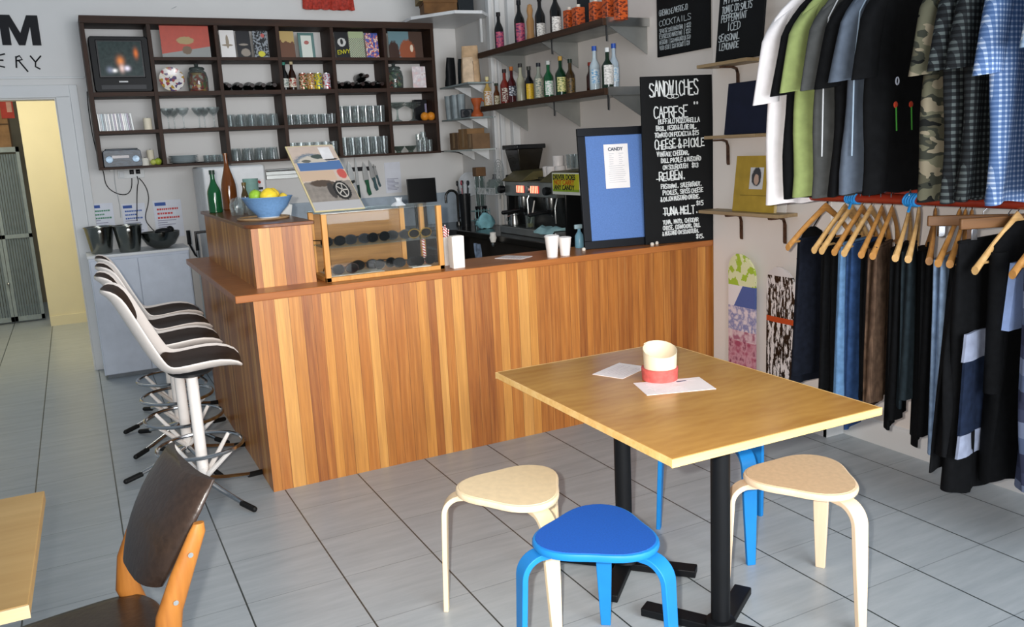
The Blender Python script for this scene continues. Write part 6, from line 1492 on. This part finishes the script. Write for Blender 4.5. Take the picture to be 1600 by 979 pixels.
low = [ # hook pixel, yaw, name, label, material, half width, length, kwargs
 (1290, .03, 'black_shorts', 'dark navy trousers on the first hanger of the red rail', 'trousers', NV, .115, .62, dict(xoff=-.03, flare=.3)),
 (1320, .23, 'black_trousers', 'black trousers behind the navy pair on the red rail', 'trousers', BK, .13, .66, dict(xoff=0, flare=.1)),
 (1330, .26, 'black_trousers', 'black trousers pressed against the pale blue jeans', 'trousers', BK, .12, .70, dict(xoff=.0, flare=.05)),
 (1347, .30, 'pale_jeans', 'pale blue jeans folded over a light wood hanger', 'jeans', DN, .125, .69, dict(xoff=-.035)),
 (1361, .32, 'blue_jeans', 'mid blue jeans with a white swing tag', 'jeans', DM, .13, .76, dict(xoff=-.02, extra=swing_tag)),
 (1378, .44, 'dark_trousers', 'near black trousers between the blue jeans and the brown pair', 'trousers', BK, .13, .62, dict(xoff=-.01)),
 (1394, .46, 'brown_trousers', 'brown corduroy trousers in the middle of the red rail', 'trousers', BRC, .140, .64, dict(xoff=-.06, flare=.15)),
 (1421, .55, 'black_trousers', 'black trousers right beside the brown corduroys', 'trousers', BK, .13, .70, dict(xoff=-.04)),
 (1436, .60, 'washed_jeans', 'charcoal washed jeans with a pale label near the hem', 'jeans', DG, .15, .60, dict(xoff=-.03, extra=care)),
 (1462, .66, 'slim_trousers', 'slim black trousers hanging edge on to the camera', 'trousers', BK, .13, .74, dict(xoff=-.02)),
 (1500, .41, 'light_jeans', 'light blue jeans slanting down behind the black skirt', 'jeans', LJ, .14, .74, dict(xoff=-.05, flare=-.45, z0=-.20)),
]
hg = 'wooden hangers on the red rail'
hl = ['reddish wooden hanger at the left end of the red rail', 'wooden hanger second from the left on the red rail', 'wooden hanger third from the left on the red rail', 'wooden hanger over the pale blue jeans', 'wooden hanger over the mid blue jeans', 'wooden hanger over the near black trousers', 'wooden hanger over the brown corduroys',
      'wooden hanger just right of the corduroys', 'wooden hanger over the charcoal jeans', 'wooden hanger turned edge on over the slim black trousers', 'wooden hanger over the light blue jeans']
for i, (hp, rz_, nm, lb, ct_, m, w2, L_2, kw) in enumerate(low):
    y_ = at(hp, 318, 'x', RX).y
    make_hanger(M_hw[(0, 1, 1, 0, 1, 0, 0, 1, 1, 2, 0)[i]], hl[i], hg, (RX, y_, HZ-.0), rz_, hw=.215, drop=.155)
    make_bottom(nm, lb, ct_, m, y_, rz_, w2, L_2, seed=i+3, **kw)
for hp, rz_, i in ((1509, .50, 0), (1519, .55, 2)):
    make_hanger(M_hw[i], ('wooden hanger just right of the light blue jeans', 'darker wooden hanger beside it, over the black skirt')[i//2], hg, (RX, at(hp, 322, 'x', RX).y, HZ), rz_, hw=.215, drop=.155)
for hp, rz_, i in ((1537, -.75, 2), (1577, -.35, 0)):
    make_hanger(wood('5e3f26', '7d5836', 'x', 2, .45), 'flat clip hanger, %s of the two toward the right edge' % ('left' if i else 'right'), 'flat clip hangers on the red rail', (RX, at(hp, 322, 'x', RX).y, HZ), rz_, clipped=True)
PALE = cloth('8f97ac', .08); PALW = cloth('d0d4dc', .04); NVY = cloth('1a2438', .15, 30)
def block(mb_name, m, t, poly, y0, thick=.006):
    MB().prism(poly, y0-thick, y0, 'y').build(mb_name, m, t, bevel=.002)
def skirt_patch(t): pass
y1 = at(1512, 322, 'x', RX).y-.04
make_bottom('black_skirt', 'wide black skirt flaring down beside the light blue jeans', 'skirt', BK, y1, .35, .10, .74, xoff=-.07, flare=1.35, seed=31, z0=-.20, fa=.012, hemdrop=-.12)
# patchwork trousers with pale bands
def patch(t):
    for nm, m, (x0_, x1_, z0_, z1_) in (('pale_band', PALE, (-.225, -.045, -.56, -.455)), ('white_patch', PALW, (-.045, .02, -.60, -.48)), ('navy_panel', NVY, (-.225, -.045, -.84, -.56)), ('grey_hem_band', PALE, (-.232, -.045, -.93, -.84)), ('blue_side_panel', LJ, (-.045, -.005, -.82, -.60))):
        rs = []
        for k in range(5):
            zz = z0_+(z1_-z0_)*k/4; rs.append([Vector((x0_+(x1_-x0_)*i/8, -.034-.006*math.sin(i*.8+k*.3), zz)) for i in range(9)]+[Vector((x0_+(x1_-x0_)*i/8, -.024-.006*math.sin(i*.8+k*.3), zz)) for i in range(8, -1, -1)])
        MB().rings(rs).build(nm, m, t, smooth=60)
y2 = at(1545, 322, 'x', RX).y-.03
make_bottom('patchwork_trousers', 'long black trousers patched with pale grey and navy panels', 'trousers', BK, y2, .10, .155, .95, th=.035, xoff=-.060, seed=33, z0=-.13, two=False, extra=patch)
def make_long(lab, y_, rz, m, w2, L, seed, xoff=0, extra=None, name='black_coat', cat='coat'):
    t = thing(name, lab, cat, (RX, y_, HZ), rz, 'long garments at the right end of the red rail'); rr = random.Random(seed); ph = rr.uniform(0, 6)
    rs = [ring(.05, .018, xoff, -.062, 0, ph), ring(.11, .026, xoff, -.095, .002, ph), ring(.17, .03, xoff, -.14, .003, ph)]
    for k in range(10): q = k/9; rs.append(ring(w2*(1.0-.05*q), .034+.012*q, xoff+.035*q, -.19-(L-.19)*q, .005+.009*q, ph+.3*k, 6))
    for v in rs[-1]: v.z += .012*math.sin(v.x*28+ph)
    MB().rings(rs).build('body', m, t, smooth=60)
    sr = []
    for k in range(9):
        q = k/8; sr.append([Vector((xoff-.150+.01*q+.036*math.cos(2*PI*i/16), .028*math.sin(2*PI*i/16)-.01, -.16-.52*q)) for i in range(16)])
    MB().rings(sr).build('sleeve', m, t, smooth=60)
    if extra: extra(t)
    return t
def bluepatch(t):
    rs = []
    for k in range(5):
        zz = -.44+.24*k/4; rs.append([Vector((-.13+.14*i/6+.03*k/4, -.066, zz)) for i in range(7)]+[Vector((-.13+.14*i/6+.03*k/4, -.040, zz)) for i in range(6, -1, -1)])
    MB().rings(rs).build('pale_blue_panel', cloth('8fa4d0', .05), t, smooth=60)
y3 = at(1590, 325, 'x', RX).y+.00
make_hanger(M_hw[1], 'pale wooden hanger inside the long black coat', hg, (RX, y3, HZ), .07, hw=.215)
make_long('long black coat with a pale blue panel near the right edge', y3, .07, BK, .165, 1.04, 41, .03, bluepatch)
n = NT('grey_blue_bands'); x, y, z = n.xyz(); n.base(n.ramp(n.math('FRACT', n.math('MULTIPLY', z, 4.2)), [(0, '3a3d52'), (.3, '5c6884'), (.55, '7c86a0'), (.8, '454a62')], True)); n.set(Roughness=.9, Specular_IOR_Level=.1)
make_long('banded blue grey knit garment at the right edge of the picture', y3-.14, .05, n.m, .18, 1.02, 43, .03, None, 'banded_cardigan', 'cardigan')
make_hanger(M_hw[0], 'wooden hanger over the banded garment at the right edge', hg, (RX, y3-.14, HZ), .05, hw=.215)
make_long('black garment hanging lowest at the right edge', y3-.27, .05, BK, .19, 1.12, 45, .0, None, 'long_black_dress', 'dress')
make_hanger(M_hw[2], 'wooden hanger inside the lowest black garment at the right edge', hg, (RX, y3-.27, HZ), .05, hw=.215)
# cap hanging at the left end of the rail
cp = thing('baseball_cap', 'black cap with a thin red line hanging at the left end of the red rail', 'cap', (2.40, -1.02, 1.02))
b = MB(); rs = []
for s_, h in ((.95, -.12), (1, -.09), (1, -.03), (.88, .03), (.6, .075), (.2, .095)): rs.append([Vector((.075*s_*math.cos(2*PI*i/24), .06*s_*math.sin(2*PI*i/24), h)) for i in range(24)])
b.rings(rs).build('crown', BK, cp, smooth=60)
MB().tube([(.077*math.cos(2*PI*i/24), .062*math.sin(2*PI*i/24), -.055) for i in range(24)], .0022, 5, closed=True).build('red_line', plain('a83a2a', .7), cp)
MB().tube([(0, 0, .09), (.0, -.06, .17), (-.02, -.11, .225)], .003, 6).build('hanging_loop', plain('16171a', .7), cp)

# ------------------------------------------------------------------ vinyl chair in the left foreground
ch_ = thing('vinyl_chair', 'brown vinyl dining chair with curved timber back posts in the left foreground', 'chair', (-.748, -1.826, 0), math.radians(9))
# chair looks toward -x; the back rises at +x
M_vin = plain('32261f', .33, var=.12, sc=60, bump=.25, Specular_IOR_Level=.45); M_teak = wood('8a5220', 'b07433', 'z', 1, .4)
HB = .200
b = MB(); rs = []
for k in range(9):
    q = k/8; zz = .600+.235*q; xx = .100+.135*q-.012*math.sin(PI*q)+.0; hw_ = HB*(.78+.24*q-.5*max(0, q-.7)-.5*max(0, .2-q)); th = .022*(.55+.45*math.sin(PI*(.08+.84*q)))
    rs.append([Vector((xx+th*math.copysign(abs(math.sin(a))**.7, math.sin(a)) - .035*(1-(math.cos(a))**2)*.8+.028, hw_*math.copysign(abs(math.cos(a))**.55, math.cos(a)), zz)) for a in [2*PI*i/32 for i in range(32)]])
b.rings(rs).build('back_cushion', M_vin, ch_, smooth=60, bevel=0)
for s_ in (-1, 1):
    rs = []
    pth = [(.235, .0, .016, .022), (.20, .20, .018, .026), (.135, .38, .019, .028), (.110, .47, .019, .030), (.125, .56, .018, .030), (.165, .65, .016, .027), (.205, .73, .013, .020), (.212, .752, .010, .012)]
    for xx, zz, ty, tx in pth: rs.append([Vector((xx+tx*math.cos(a), s_*(HB-.005)+ty*math.sin(a), zz)) for a in [2*PI*i/16 for i in range(16)]])
    po_ = MB().rings(rs).build('back_post', M_teak, ch_)
    for zz, xx in ((.48, .110), (.59, .138), (.69, .182)): MB().lathe([(0, -.001), (.006, -.001), (.005, .002), (0, .003)], (xx, s_*(HB+.014), zz), 12, 'y').build('screw', M_steel, po_)
    rs = [[Vector((-.235-.0*zz+tx*math.cos(a), s_*(HB-.02)+tx*math.sin(a), zz)) for a in [2*PI*i/14 for i in range(14)]] for zz, tx in ((0, .012), (.38, .020))]
    MB().rings(rs).build('front_leg', M_teak, ch_)
    MB().box(-.24, .17, s_*(HB-.02)-.010, s_*(HB-.02)+.010, .345, .395).build('side_rail', M_teak, ch_, bevel=.003)
rs = []
for s2, h in ((.96, .392), (1, .400), (1.01, .420), (1, .438), (.95, .450), (.80, .457)):
    rs.append([Vector((-.04+.205*s2*math.copysign(abs(math.cos(a))**.45, math.cos(a)), .215*s2*math.copysign(abs(math.sin(a))**.45, math.sin(a)), h)) for a in [2*PI*i/40 for i in range(40)]])
MB().rings(rs).build('seat_cushion', M_vin, ch_, smooth=60)
# another chair's back edge just enters at the bottom of the picture
